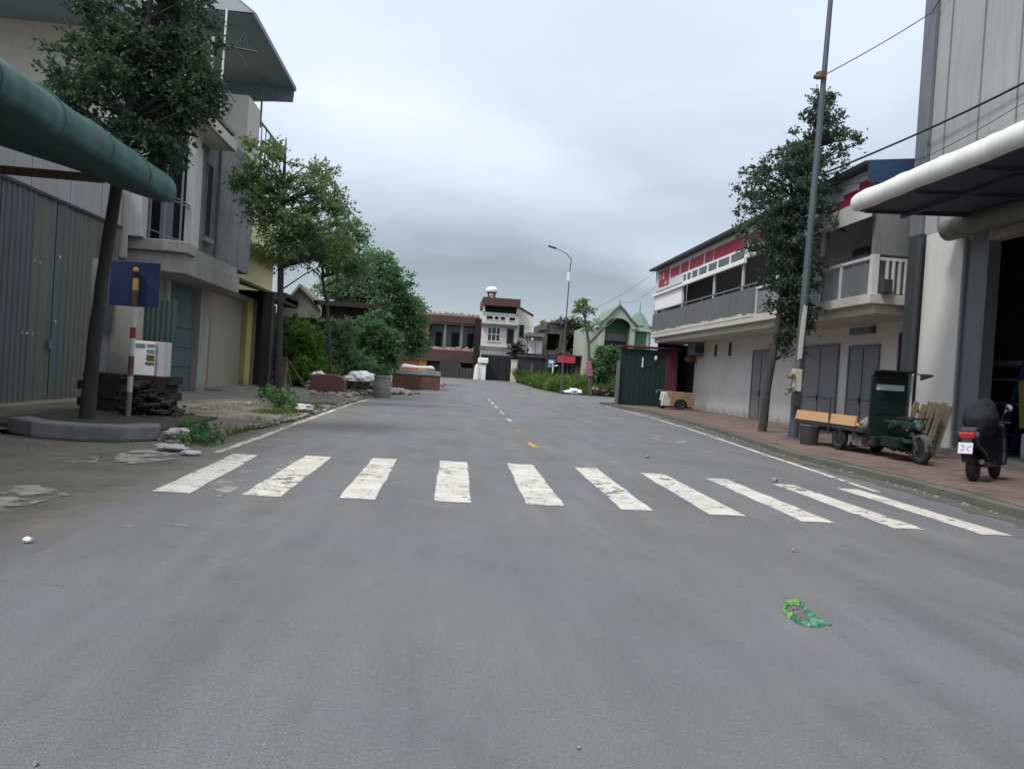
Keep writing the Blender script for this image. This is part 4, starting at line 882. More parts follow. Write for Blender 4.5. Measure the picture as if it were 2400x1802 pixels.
for i in range(160):
    y=R.uniform(20.5,32); x=interp([(20,-7.2),(24,-6.2),(30,-5.6),(40,-6.2)],y)+R.gauss(0,.3); mb.rock((x,y,.06),R.choice([.02,.03,.05,.1]),R,.5)
for i in range(200): mb.rock((R.uniform(-8,-3.6),R.uniform(10,14),.008),R.choice([.008,.012,.02,.03]),R,.6)
for i in range(260):
    y=R.uniform(8,40); mb.rock((interp(kl,y)-abs(R.gauss(0,.12)),y,.008),R.choice([.008,.012,.02,.035]),R,.6)
tag(mb.build('crumbled_concrete',M['rubble'],recenter=False),'crumbs of broken concrete along both road edges','rubble',kind='stuff')
mb=MB()
for i in range(30): mb.rock((-3.0+R.gauss(0,.5),43+R.gauss(0,1.2),.08),R.uniform(.15,.5),R,.4)
tag(mb.build('sand_heap',M['rubble']),'low heap of grey sand and slabs before the brick stack','sand heap',kind='stuff')
def scrap(x,y,z,r,name,lab,m,seed,flat=.3,cat='litter',group=None):
    rn=random.Random(seed); mb=MB(); bm=bmesh.new(); bmesh.ops.create_icosphere(bm,subdivisions=3 if r>.1 else 2,radius=1)
    sx,sy=rn.uniform(.8,1.2),rn.uniform(.6,1.0); vs=[]
    for v in bm.verts:
        p=v.co.copy(); q=p+Vector((seed*3.1,0,0)); k=1+.55*mnoise.noise(q*1.3)+.40*abs(mnoise.noise(q*3.3))+.18*mnoise.noise(q*8)
        vs.append((x+p.x*k*r*sx,y+p.y*k*r*sy,max(z,z+r*flat*.55+p.z*k*r*flat)))
    mb.add(vs,[tuple(v.index for v in f.verts) for f in bm.faces]); bm.free(); return tag(mb.build(name,M[m]),lab,cat,group)
mb=MB(); rn=random.Random(77)
for i in range(70): mb.rock((rn.uniform(-7.3,-3.9),39.3+rn.gauss(0,.35),.1+.62*rn.random()),rn.uniform(.12,.32),rn,.6)
tag(mb.build('rubble',M['rubble']),'bank of broken blocks behind the brown seat','rubble',kind='stuff')
scrap(-6.75,39.0,.72,.38,'plastic_bag','white plastic bag on the ground left behind the brown seat','plastic_white',1,.5,'bag')
scrap(-4.6,39.0,.66,.6,'plastic_bag','large crumpled white sack right of the brown seat','plastic_white',2,.5,'bag')
scrap(-4.1,21.9,.08,.28,'plastic_bag','pale plastic bag beside the leafy weed clump','litter',3,.4,'bag')
scrap(-4.55,13.2,.05,.25,'plastic_bag','crumpled clear white bag beside the planter kerb','litter',4,.4,'bag')
scrap(-4.2,11.75,.02,.2,'paper_scrap','twisted white wrapper below the planter kerb','litter',5,.25)
scrap(-3.75,11.35,.01,.12,'paper_scrap','white leaf shaped scrap left of the first crosswalk stripe','litter',6,.3)
scrap(-3.08,5.85,.01,.035,'paper_scrap','tiny white crumple at the edge of the mud in the foreground','plastic_white',7,.7)
scrap(-5.4,9.0,.02,.2,'paper_scrap','grey white crumpled wrapper at the left edge of the photo','litter',8,.25)
scrap(9.6,57.3,gz(57.3)+.05,.7,'plastic_bag','torn white sheet lying in the grass of the island','plastic_white',9,.35,'bag')
scrap(5.5,11.9,.01,.05,'pebble','small pale stone on the road above the right crosswalk stripes','rubble',10,.8,'stone')
scrap(4.1,14.7,.01,.04,'pebble','small stone on the road beyond the crosswalk','rubble',12,.8,'stone')
scrap(.62,2.95,.004,.008,'pebble','tiny white pebble at the bottom centre of the road','rubble',11,.8,'stone')
scrap(3.35,6.75,.004,.022,'pebble','little white chip on the road before the stripes','rubble',13,.8,'stone')
scrap(-1.38,2.75,.004,.010,'pebble','tiny white chip at the bottom left of the road','rubble',14,.8,'stone')
scrap(-.6,56.2,gz(56),.32,'rag_bundle','small brown bundle on the road by the brick stack','rubble',15,.7,'bundle')
mb=MB()
for i in range(260):
    x=R.uniform(-8,8); y=R.uniform(2.5,20); mb.rock((x,y,.004),R.choice([.002,.003,.004,.006])*(.5+y/10),R,.6,1)
tag(mb.build('grit',M['rubble'],recenter=False),'grit scattered over the asphalt','grit',kind='stuff')
# green plastic bag ring on the road
t=thing('torn_bag',(2.43,4.8,.005),'torn green plastic bag lying open on the foreground asphalt','bag')
O_=[(2.373,4.882),(2.432,4.99),(2.504,5.09),(2.579,5.147),(2.603,5.116),(2.598,5.036),(2.571,4.881),(2.563,4.736),(2.569,4.634),(2.485,4.571),(2.392,4.572),(2.359,4.623),(2.36,4.726),(2.352,4.819)]
I_=[(2.41,4.899),(2.47,4.995),(2.496,5.011),(2.534,5.028),(2.562,5.006),(2.547,4.934),(2.525,4.839),(2.509,4.765),(2.491,4.723),(2.455,4.667),(2.402,4.639),(2.393,4.695),(2.389,4.752),(2.391,4.823)]
def rim(i0,i1,name,m,sd):
    rn=random.Random(sd); mb=MB(); vs=[]; K=6; n=0
    for i in range(i0,i1):
        for k in range(K):
            if i==i1-1 and k>0: break
            u=k/K; a=[O_[i%14][j]*(1-u)+O_[(i+1)%14][j]*u for j in (0,1)]; c=[I_[i%14][j]*(1-u)+I_[(i+1)%14][j]*u for j in (0,1)]
            for q,h in ((0,.002),(.18,.020),(.5,.030),(.8,.022),(1,.004)):
                jx=rn.uniform(-.006,.006); vs.append((a[0]+(c[0]-a[0])*q+jx,a[1]+(c[1]-a[1])*q+jx*1.4,h*rn.uniform(.6,1.3)))
            n+=1
    fs=[(j*5+q,j*5+q+1,(j+1)*5+q+1,(j+1)*5+q) for j in range(n-1) for q in range(4)]
    mb.add(vs,fs); return mb.build(name,M[m],t,smooth=False)
rim(4,13,'rim',"bag_dark",1); rim(12,19,'rim',"bag_light",2)
mb=MB(); mb.rock((2.575,4.62,.012),.018,random.Random(4),.7,2); mb.build('knot',M['bag_dark'],t)
mb=MB()
for i in range(170):
    u=R.random(); v=R.random(); a=Vector((2.41,4.88,0)).lerp(Vector((2.41,4.66,0)),u); b=Vector((2.53,5.01,0)).lerp(Vector((2.48,4.70,0)),u); c=a.lerp(b,v); mb.rock((c.x,c.y,.008),R.uniform(.006,.014),R,.6,1)
mb.build('gravel',M['gravel'],t)

# ------------------------------------------------------------------ FAR houses
g=gz(85)
t=thing('terracotta_house',(-.3,88,g),'two storey terracotta house with bleached tile edge, left of the white house','house')
mb=MB(); mb.box(-9,-2.6,85,94,g-.2,7.1); mb.box(2.75,3.0,85,94,g-.2,7.0); mb.box(-2.6,2.75,86.6,94,g-.2,7.0); mb.build('wall',M['house_red'],t)
mb=MB(); mb.box(-9,3.1,84.6,94,6.95,7.75); mb.box(-9,3.05,84.7,86.6,2.5,3.85); mb.build('band',M['maroon'],t)
mb=MB(); mb.box(-9,3.0,84.72,86,7.75,7.95); x=-9
while x<3.0:
    w_=R.uniform(.08,.3)
    if R.random()<.8: mb.box(x,x+w_-.01,84.7,86.0,7.9,8.08+R.uniform(-.08,.10))
    x+=w_
mb.build('tile_edge',M['dusty_pink'],t)
mb=MB(); x=-2.6
while x<2.75: w_=R.uniform(.08,.3); mb.box(x,x+w_-.01,84.8,85.1,3.85,4.1+R.uniform(0,.22)); x+=w_
mb.build('balcony_parapet',M['dusty_pink'],t)
for (a,b) in ((-2.5,-.95),(-.65,1.0),(1.2,2.7)):
    window(t,'Y',86.6,-1,a,b,3.9,6.7,M['balcony_grey'],M['glass_teal'],1,1,.1,.1)
    window(t,'Y',86.5,-1,a+.55,b-.1,3.9,6.0,M['door_grey'],M['shop_dark'],0,0,.08,.05,name='door')
mb=MB()
for x in (-.8,1.1): mb.box(x-.14,x+.14,84.9,85.15,3.85,6.95)
mb.box(-2.6,2.75,84.85,85.0,6.75,6.95); mb.build('column',M['balcony_grey'],t)
mb=MB(); mb.box(-2.5,2.7,86.5,86.6,g,2.5); mb.build('ground_floor',M['fence_brown'],t)
window(t,'Y',86.5,-1,-2.3,-.9,g,2.3,M['balcony_grey'],M['glass_teal'],1,0,.12,.1); window(t,'Y',86.5,-1,-.2,2.4,g+.7,2.1,M['fence_brown'],M['shop_dark'],1,0,.1,.1)
part('column',M['balcony_grey'],t,(.85,1.2,84.9,85.2,g,2.5))
part('door',M['yellow_door'],t,(-3.55,-2.72,84.93,85,g,2.55)); part('panel',M['orange_red'],t,(-4.6,-3.7,84.93,85,g,2.4))
t=thing('white_house',(5.4,87,g),'tall white house with maroon roof fascia and water tank','house')
mb=MB(); mb.box(3.3,7.4,84,92,g-.2,8.3); mb.prism([(7.4,g-.2),(9.1,g-.2),(9.1,8.3),(7.4,9.15)],'Y',84.6,92); mb.build('wall',mat('warm white render',(.66,.63,.56),.85,.06,.6,10,.1,streak=.12),t)
part('black_strip',M['soot'],t,(2.55,3.28,84.2,90,g,7.6))  # near-black upright strip filling the gap between the two houses
mb=MB(); mb.box(3.25,7.5,83.5,92,9.15,10.05); mb.prism([(7.4,9.25),(9.2,8.35),(9.2,8.5),(7.4,9.4)],'Y',84.5,92); mb.build('roof',M['maroon'],t)
mb=MB(); mb.box(3.6,7.2,84.4,91,8.3,9.15); mb.build('attic_loggia',M['shop_dark'],t)
mb=MB(); mb.box(3.3,3.55,83.9,84.3,8.3,9.15); mb.box(7.15,7.4,83.9,84.3,8.3,9.15); mb.box(3.3,7.4,83.9,84.0,8.2,8.4); mb.build('attic_post',M['dull_white'],t)
for a,b in ((3.7,4.55),(4.65,5.2),(5.3,5.95),(6.3,7.1)): window(t,'Y',84,-1,a,b,7.55,8.05,M['white'],M['shop_dark'],0,0,.06,.07)
mb=MB(); mb.box(3.2,7.45,83.4,84.0,6.95,7.15); mb.box(3.2,7.4,83.7,84.0,4.0,4.55); mb.build('slab',M['conc_dark'],t)
window(t,'Y',84,-1,3.95,5.5,5.1,6.8,M['white'],M['glass'],2,1,.1,.09)
window(t,'Y',84,-1,6.15,7.05,4.9,6.75,M['conc'],M['shop_dark'],0,0,.08,.07,name='door')
window(t,'Y',84.6,-1,7.6,8.2,5.8,7.3,M['conc'],M['shop_dark'],0,0,.05,.06)
mb=MB(); corr(mb,'Y',83.3,-1,3.3,6.7,3.2,4.0,.25,.05); mb.build('awning_sheet',M['sheet_d'],t)
t=thing('water_tank',(4.25,85.5,10.05),'white dome topped water tank on a red stand','water tank')
mb=MB(); mb.lathe([(.0,0),(.62,.0),(.68,.06),(.68,.32),(.62,.48),(.42,.62),(.15,.69),(0.05,.7)],(4.25,85.5,10.8),20); mb.build('tank',M['plastic_white'],t,smooth=True)
mb=MB()
for a in range(4): mb.bar((4.25+.5*math.cos(a*pi/2+.8),85.5+.5*math.sin(a*pi/2+.8),10.05),(4.25+.5*math.cos(a*pi/2+.8),85.5+.5*math.sin(a*pi/2+.8),10.8),.16)
mb.box(3.7,4.8,84.95,86.05,10.74,10.8); mb.box(3.8,4.7,85.03,85.15,10.3,10.4); mb.bar((3.9,85.1,10.1),(4.6,85.1,10.75),.08)
mb.build('stand',M['rust'],t)
g=gz(80)
def simple(name,m,lab,cat,*boxes,bevel=0,group=None):
    mb=MB()
    for b in boxes: mb.box(*b)
    return tag(mb.build(name,m,bevel=bevel),lab,cat,group)
t=thing('sheet_gate',(1.1,80,g),'murky grey sheet metal gate at the end of the road','gate')
mb=MB(); corr(mb,'Y',80,-1,-1.1,1.0,g-.1,2.75,.3,.03); mb.build('leaf',M['fence_brown'],t)
mb=MB(); corr(mb,'Y',80,-1,1.05,3.1,g-.1,1.9,.3,.03); mb.build('leaf',mat('brown gate sheet',(.062,.054,.046),.8,.25,.8,10,.1,streak=.2),t)
mb=MB(); mb.bar((1.02,79.97,g-.1),(1.02,79.97,2.75),.06); mb.build('post',M['dark_metal'],t)
t=thing('tarp_fence',(5,80,g),'black tarpaulin fence between the two white gate pillars','fence')
mb=MB(); n=60; poly=[(3.3+3.25*i/n,80+.03*math.sin(i*.37)+.012*math.sin(i*1.1)) for i in range(n+1)]+[(6.55,80.2),(3.3,80.2)]; mb.prism(poly,'Z',g-.1,3.5); mb.build('sheet',M['black_tarp'],t)
t=thing('dark_sheet_fence',(9.3,80,g),'dark purple brown corrugated fence right of the cream pillar','fence')
mb=MB(); corr(mb,'Y',80,-1,7.25,11.6,g-.1,3.65,.3,.015); mb.build('sheet',M['fence_purple'],t)
mb=MB(); mb.box(7.2,11.6,79.85,79.93,3.5,3.75); mb.build('top_rail',M['maroon'],t)
t=thing('gate_pillar',(3.3,79.3,g),'white gate pillar draped with pale sacks','pillar')
mb=MB(); mb.box(3.1,3.85,79.2,79.8,g-.1,2.4); mb.build('shaft',M['plastic_white'],t,bevel=.05)
mb=MB(); mb.box(2.95,4.05,79.05,79.9,2.5,3.1); mb.build('cap',M['plastic_white'],t,bevel=.1)
mb=MB(); mb.prism([(2.55,g-.1),(3.1,g-.1),(3.12,g+1.3),(2.95,g+1.75),(2.65,g+1.4)],'Y',78.9,79.5); mb.build('sack',M['plastic_white'],t,bevel=.12)
simple('gate_pillar',mat('cream pillar',(.58,.54,.44),.8,.1,1,12,.1,streak=.2),'plain cream gate pillar at the right of the black tarpaulin','pillar',(6.55,7.2,79.2,79.8,g-.1,3.0),(6.5,7.25,79.15,79.85,3.0,3.08),bevel=.03)
mb=MB(); mb.tube([(8.72,78.5,gz(78)),(8.7,78.5,2.75)],.06,8); tag(mb.build('blue_pipe',mat('pale blue pipe',(.16,.2,.32),.6)),'upright blue pipe before the dark sheet fence','pipe')
t=thing('metal_table',(8.1,79,g),'small grey metal table frame before the dark sheet fence','table')
mb=MB(); mb.box(7.65,8.6,78.7,79.3,g+.85,g+.92); mb.build('top',M['grey_metal'],t)
for x in (7.7,8.55):
    for y in (78.75,79.25): part('leg',M['grey_metal'],t,(x-.03,x+.03,y-.03,y+.03,g-.05,g+.85))
t=thing('lean_to_shed',(8.2,83,g),'dark cluttered lean-to between the white house and the old stained house','shed')
mb=MB(); mb.box(6.6,10.2,82,85.5,g-.1,4.0); mb.build('wall',M['fence_purple'],t)
mb=MB()
for i in range(90): mb.rock((7.3+R.gauss(0,.45),82.3+R.gauss(0,.3),4.3+R.gauss(0,.5)),R.uniform(.1,.3),R,.7)
mb.build('heaped_mesh',M['soot'],t)['kind']='stuff'
mb=MB(); mb.box(8.3,10.3,81.8,85,5.9,6.3); mb.box(8.4,8.55,81.9,82.1,4.0,5.9); mb.box(9.3,9.4,81.9,82.1,4.0,5.9); mb.build('roof',M['conc_dark'],t)
mb=MB(); corr(mb,'Y',83.0,-1,8.55,10.2,4.0,5.5,.2,.05); mb.build('silver_sheet',M['plastic_white'],t)
t=thing('stained_house',(13.2,88,g),'derelict grey brown stained house behind the red shop fascia','house')
mb=MB(); mb.box(10.2,11.1,86,93,g,7.6); mb.box(12.6,13.4,86,93,g,7.2); mb.box(15.2,16.4,86,93,g,7.4); mb.box(11.1,15.2,86.02,93,6.6,7.9); mb.box(11.1,15.2,86.03,93,g,4.6); mb.box(11.1,15.2,88,93,4,7); mb.build('wall',M['ruin'],t)
mb=MB()
for i in range(260): mb.rock((R.uniform(10.2,16.4),86.3+R.gauss(0,.4),7.8+R.gauss(0,.16)),R.uniform(.06,.2),R,.6)
for i in range(140): mb.rock((R.uniform(12.3,16.2),85.9+R.gauss(0,.15),4.35+R.gauss(0,.25)),R.uniform(.07,.2),R,.6)
mb.build('debris',M['ruin'],t)['kind']='stuff'
rg=np.random.default_rng(401); C=clumps([(13.8,85.8,8.0,2.3,.6,.55,60),(14.6,85.6,6.6,1.6,.5,1.2,60),(15.2,85.6,4.6,1.2,.5,.7,40)],rg,.1,.8,.6)
leaves_mesh('dry_creeper',scatter(C,40,.3,rg,.9),.16,rg,M['leaf_g'],t)
for a,b in ((11.2,12.5),(13.5,15.1)): window(t,'Y',87.9,-1,a,b,4.7,6.5,M['ruin'],M['shop_dark'],0,0,.1,.1)
mb=MB(); mb.prism([(10.0,6.9),(10.9,7.0),(11.0,7.9),(10.3,8.1)],'Y',85.7,86.3); mb.tube([(11.8,85.8,7.9),(12.6,85.8,8.5)],.1,6); mb.build('broken_cornice',M['ruin'],t)
g=gz(78)
t=thing('red_shop',(12.5,79,g),'small dark shopfront with a red fascia behind the grass','shop')
mb=MB(); mb.box(10.3,15.2,78.6,82,g,3.9); mb.build('body',M['fence_brown'],t)
mb=MB()
for a,b in ((11.25,12.1),(12.14,12.6),(12.64,13.15)): mb.box(a,b,77.6,77.75,3.1,3.8)
mb.build('fascia',M['shop_red'],t,bevel=.02)
part('blue_fascia',M['sign_blue'],t,(10.3,11.2,77.7,77.85,2.95,3.8)); part('shopfront',M['shop_dark'],t,(10.5,13.0,78.5,78.62,g,3.0))
window(t,'Y',78.6,-1,11.6,13.0,g,2.9,M['grey_metal'],M['shop_dark'],2,0,.07,.16)
part('side_door',M['brown_wood'],t,(13.3,14.6,78.5,78.62,g,2.9)); part('roof_edge',M['maroon'],t,(9.9,15.3,77.9,78.6,3.85,4.0))
t=thing('sign_stand',(10.9,76,gz(76)),'small blue and white sign on a white post above a white hoop','sign')
mb=MB(); mb.box(10.05,10.75,75.95,76.02,2.5,3.3); mb.build('panel',M['sticker_blue'],t)
mb=MB(); mb.box(10.15,10.6,75.9,75.95,2.95,3.22); mb.rock((10.95,75.9,2.7),.16,random.Random(2),.7); mb.build('white_panel',M['plastic_white'],t)
mb=MB(); mb.tube([(10.6,76,gz(76)),(10.6,76,2.9)],.07,8); mb.build('post',M['plastic_white'],t)
mb=MB(); mb.tube([(10.75+.35*math.cos(a*pi/10),76.2,gz(76)+.3+.75*math.sin(a*pi/10)) for a in range(11)],.06,6); mb.build('hoop',M['plastic_white'],t)
t=thing('mint_house',(17,78,gz(75)),'mint green house with arched gable porch and turret roof','house')
g=gz(75); MI=M['mint']
mb=MB(); mb.box(13.9,20.7,76.6,84,g-.1,7.0); mb.build('wall',MI,t)
mb=MB(); mb.box(15.2,15.6,75,76.6,g,7.1); mb.box(18.25,18.75,75,76.6,g,7.1); mb.build('column',MI,t,bevel=.03)
ar=[(16.92+1.35*math.cos(pi*k/12),6.95+1.05*math.sin(pi*k/12)) for k in range(13)]
mb=MB(); mb.prism([(18.95,6.95),(18.95,7.3),(18.2,7.85),(17.4,8.8),(16.95,9.2),(16.5,8.8),(15.7,7.85),(14.95,7.3),(14.95,6.95)]+ar[::-1],'Y',74.9,75.2)
mb.build('gable',MI,t)
mb=MB()
for s in (-1,1): mb.prism([(16.95,9.2),(16.95+s*.45,8.85),(16.95+s*1.3,7.85),(16.95+s*2.1,7.2),(16.95+s*2.15,7.35),(16.95+s*1.3,8.05),(16.95+s*.45,9.02),(16.95,9.4)],'Y',74.7,82)
mb.build('roof',M['mint_roof'],t)
mb=MB(); mb.lathe([(.1,0),(.14,.1),(.05,.2),(.09,.3),(.01,.6)],(16.95,74.9,9.3),8); mb.lathe([(.09,0),(.05,.3),(.07,.4),(.01,1.1)],(19.55,76.8,9.0),8); mb.build('finial',M['mint_roof'],t)
mb=MB(); mb.lathe([(1.65,0),(1.5,.35),(1.15,.75),(.9,1.2),(.5,1.75),(.1,2.05)],(19.6,77.3,7.0),8)
for k in range(8): mb.rock((19.6+1.4*math.cos(k*pi/4),77.3+1.4*math.sin(k*pi/4),7.45),.25,R,.9)
mb.build('turret_roof',M['mint_roof'],t)
mb=MB(); mb.box(18.95,20.55,75.6,76.6,g,6.8); mb.build('turret_wall',M['mint_dark'],t)
mb=MB(); mb.box(18.8,20.75,75.3,77,6.8,7.02); mb.box(20.1,20.4,75.5,75.6,g,6.8); mb.build('cornice',MI,t,bevel=.04)
part('sign_band',M['balcony_grey'],t,(15.6,18.25,76.4,76.6,5.75,6.5)); part('opening',mat('dark brown doorway',(.04,.034,.034),.8),t,(15.62,18.2,76.45,76.6,g,5.7))
part('arch_wall',M['mint_dark'],t,(15.6,18.25,76.5,76.62,6.5,8.0))
simple('low_wall',mat('pale pinkish wall',(.42,.38,.35),.9,.15,1,12,.2,streak=.2),'low pale wall in front of the mint green house','wall',(13.2,20.5,73.8,74,gz(74),4.0))
mb=MB()
for i in range(80): y=R.uniform(49,57); mb.rock((R.uniform(11.2,14.2),57.8+R.gauss(0,.5),gz(57)+.15+R.uniform(0,.4)),R.uniform(.1,.3),R,.6)
tag(mb.build('rubble',mat('pinkish rubble',(.27,.2,.18),.95,.35,3,20,.4)),'pinkish rubble heap in the grass left of the green kiosk','rubble',kind='stuff')

# ------------------------------------------------------------------ street lamps
def lamp(name,x,y,z0,H,armx,army,lab,r=.11,sc=1,sticker=False):
    t=thing(name,(x,y,z0),lab,'street lamp','street lamps along the road')
    mb=MB(); mb.tube([(x,y,z0),(x+.01,y,z0+H*.13),(x+.06*sc,y,z0+H*.6),(x+.11*sc,y,z0+H)],[r,r*.82,r*.6,r*.45],12); mb.build('pole',M['pole'],t,smooth=True)
    xt=x+.11*sc; mb=MB(); mb.tube([(xt,y,z0+H-.1),(xt-.05*armx,y-.05*army,z0+H+.35),(xt+armx*.25,y+army*.25,z0+H+.75),(xt+armx*.8,y+army*.8,z0+H+1.1)],[r*.45,r*.42,r*.38,r*.3],8); mb.build('arm',M['pole'],t,smooth=True)
    mb=MB(); a=Vector((xt+armx*.75,y+army*.75,z0+H+1.05)); b=Vector((xt+armx*1.15,y+army*1.15,z0+H+1.2)); mb.bar(a,b,.26,.1); mb.build('lamp_head',M['dark_metal'],t,bevel=.03)
    mb=MB(); mb.lathe([(r*2,0),(r*2,.03),(r*1.1,.05),(r*1.1,.2)],(x,y,z0),12); mb.build('base_plate',M['pole'],t)
    return t
lamp('street_lamp',8.68,57,gz(57),10.1,-1.6,-.2,'distant street lamp with curved arm above the grass island',.085)
t=lamp('street_lamp',10.28,21.2,.12,13.6,-1.9,-.2,'near steel street lamp post beside the tiered tree on the right pavement',.15,2.0)
mb=MB(); mb.prism([(10.15,2.5),(10.27,2.52),(10.33,4.05),(10.24,4.1),(10.19,3.6)],'Y',20.99,21.03); mb.build('paper_wrap',M['litter'],t)
mb=MB(); mb.rock((10.3,21.2,10.85),.2,random.Random(1),.4); mb.tube([(10.36,21.2,10.88),(10.36,21.2,10.98)],.16,10); mb.build('clamp',M['brown_wood'],t)
mb=MB(); mb.tube([(8.71,56.9,9.0),(8.71,56.9,9.7)],.13,8); tag(mb.build('pole_box',M['plastic_white']),'small white box strapped high on the distant street lamp','box')
t=thing('cable_junk',(10.1,21.0,1.4),'torn cable box and broken boards tied to the near lamp post','cable box')
mb=MB(); mb.box(10.0,10.26,20.86,21.02,1.55,2.2,Matrix.Rotation(0,4,'X')); mb.build('board',M['litter'],t,bevel=.02)
mb=MB(); mb.bar((9.98,20.95,1.5),(10.18,20.95,2.45),.1,.05); mb.bar((9.85,20.9,1.6),(10.35,20.95,1.75),.12,.06); mb.bar((9.8,20.9,1.45),(10.1,20.9,1.6),.1,.05); mb.rock((9.95,20.9,2.0),.14,R,.9); mb.build('broken_slat',M['pallet_wood'],t)
mb=MB(); mb.box(10.02,10.24,20.84,21.0,1.1,1.45); mb.build('box',M['dark_metal'],t,bevel=.02)
#PART3
# ------------------------------------------------------------------ RIGHT: white balcony building
t=thing('balcony_building',(17,33,.1),'long white two storey building with grey balcony and red panelled fascia','building')
mb=MB(); mb.box(14.6,24,21.9,43.4,0,4.12); mb.box(14.9,24,43.4,46,0,4.12); mb.build('ground_floor_wall',M['white_wall'],t)
mb=MB(); mb.box(14.62,24,21.9,45.9,4.6,8.5); mb.build('upper_wall',M['loggia'],t)
mb=MB(); mb.box(12.5,14.63,21.45,46.1,4.36,4.66); mb.box(12.75,14.62,21.6,45.9,4.08,4.36); mb.build('balcony_slab',M['cream'],t,bevel=.015)
mb=MB(); mb.box(12.55,12.68,30.2,46.0,4.66,5.86); mb.box(12.68,14.6,45.85,46.0,4.66,5.86); mb.build('parapet',M['parapet'],t)
mb=MB(); rn=random.Random(3); pr=[(30.1,4.6)]; y=30.1
while y<46: pr.append((y,4.67+rn.uniform(0,.13))); y+=rn.uniform(.12,.5)
pr+=[(46.0,4.68),(46.0,4.6)]; mb.prism(pr,'X',12.48,12.53); mb.build('flaking_edge',M['cream'],t)
mb=MB(); mb.bar((12.61,30.2,6.02),(12.61,46,6.06),.06); 
for y in (31,34,37,40,43,45.9): mb.bar((12.61,y,5.86),(12.61,y,6.05),.05)
mb.build('hand_rail',M['grey_metal'],t)
mb=MB(); mb.box(12.6,12.63,21.7,30.1,4.70,5.62); mb.build('railing_panel',mat('frosted grey panel',(.17,.175,.18),.4,.1,.6,8,0),t)
mb=MB(); mb.bar((12.6,21.55,5.78),(12.6,30.2,5.78),.09)
for y in (21.6,23.4,24.7,26.6,28.4,30.1): mb.bar((12.6,y,4.66),(12.6,y,5.78),.09)
mb.bar((12.6,21.58,5.74),(14.6,21.58,5.74),.09); mb.build('railing',M['dull_white'],t)
mb=MB(); mb.box(12.55,12.75,21.5,21.7,4.66,5.86)
for i in range(8): mb.box(13.0+i*.2,13.07+i*.2,21.52,21.58,4.70,5.70)
mb.build('end_baluster',M['dull_white'],t)
part('box',M['dark_metal'],t,(12.8,13.1,21.3,21.5,4.68,5.1),bevel=.02)
for y in (24.8,28.3,31.8,35.4,40.3,45.9): part('balcony_post',M['dull_white'],t,(12.58,12.68,y-.05,y+.05,5.8,7.3))
mb=MB(); mb.box(12.62,12.8,22.0,46.1,7.28,8.6); mb.box(12.8,14.6,45.9,46.1,4.66,8.6); mb.build('fascia',mat('pale fascia',(.56,.58,.58),.75,.08,.6,10,.06,streak=.25),t)
mb=MB(); mb.box(12.7,14.62,21.72,21.9,5.9,8.1); mb.build('end_wall',M['balcony_grey'],t)
for (a,b,z0,z1) in ((41.2,42.9,7.8,8.35),(39.6,41.0,7.8,8.35),(37.2,39.4,7.8,8.35),(35.8,37.0,7.8,8.35),(31.6,35.7,7.78,8.35),(29.8,31.4,7.75,8.3),(26.6,28.6,7.4,7.75),(23.2,24.7,7.42,7.95),(22.75,23.6,7.95,8.12),(21.98,22.7,7.45,8.3)):
    mb=MB(); corr(mb,'X',12.61,-1,a,b,z0,z1,.22,.006,.012); mb.build('red_panel',M['banner_red'],t)
mb=MB(); mb.box(12.58,12.62,43.2,45.2,7.5,8.45); o=mb.build('sign',M['banner_red'],t)
mb=MB(); rn=random.Random(2)
for i in range(9):
    y=43.4+rn.uniform(0,1.6); z=7.65+rn.uniform(0,.6); mb.bar((12.57,y,z),(12.57,y+rn.uniform(-.25,.25),z+rn.uniform(-.2,.25)),.06,.02)
mb.build('brush_stroke',M['plastic_white'],o)
ys=[31.6,33.4,35.0,36.4,37.8,38.9,39.7,40.4]
for a,b in zip(ys,ys[1:]): window(t,'X',12.62,-1,a,b,7.18,7.72,M['white'],M['glass'],0,0,.08,.05)
mb=MB(); mb.prism([(31.4,7.02),(46.05,6.98),(46.05,7.12),(31.4,7.18)],'X',12.45,12.58); mb.build('white_board',M['white'],t)
part('white_panel',M['plastic_white'],t,(12.58,12.62,40.4,45.8,6.08,6.98))
mb=MB(); mb.prism([(21.6,7.0),(21.6,7.62),(26.5,7.55),(26.5,7.25),(24.0,7.0)],'X',12.42,12.47); mb.build('valance',M['dull_white'],t)
mb=MB(); mb.prism([(12.25,8.6),(12.22,8.72),(24,10.2),(24,10.05)],'Y',21.75,46.4); mb.build('roof',M['dark_metal'],t)
mb=MB(); mb.prism([(12.35,8.05),(12.3,8.72),(18,9.4),(24,9.4),(24,8.05)],'Y',21.66,21.74); mb.build('roof_end',M['roof_blue'],t)
for a,b,z1 in ((32.75,34.7,3.35),(26.9,29.5,3.4),(24.25,26.05,3.28)):
    mb=MB(); mb.box(14.56,14.62,a,b,.14,z1); o=mb.build('door',M['door_grey'],t)
    mb=MB(); c=(a+b)/2; mb.box(14.54,14.56,c-.012,c+.012,.2,z1-.05)
    for z in (1.4,): mb.box(14.54,14.56,a+.05,b-.05,z-.012,z+.012)
    mb.build('seam',M['dark_metal'],o)
    fr=MB()
    for u0,u1,w0,w1 in ((a-.08,a,.13,z1+.08),(b,b+.08,.13,z1+.08),(a,b,z1,z1+.08)): fr.box(14.53,14.6,u0,u1,w0,w1)
    fr.build('door_frame',M['grey_metal'],t)
    part('handle',M['dark_metal'],t,(14.52,14.56,c+.06,c+.1,1.25,1.5))
window(t,'X',14.6,-1,22.55,23.15,.9,3.7,M['door_grey'],M['shop_dark'],0,0,.06,.05,name='side_opening')
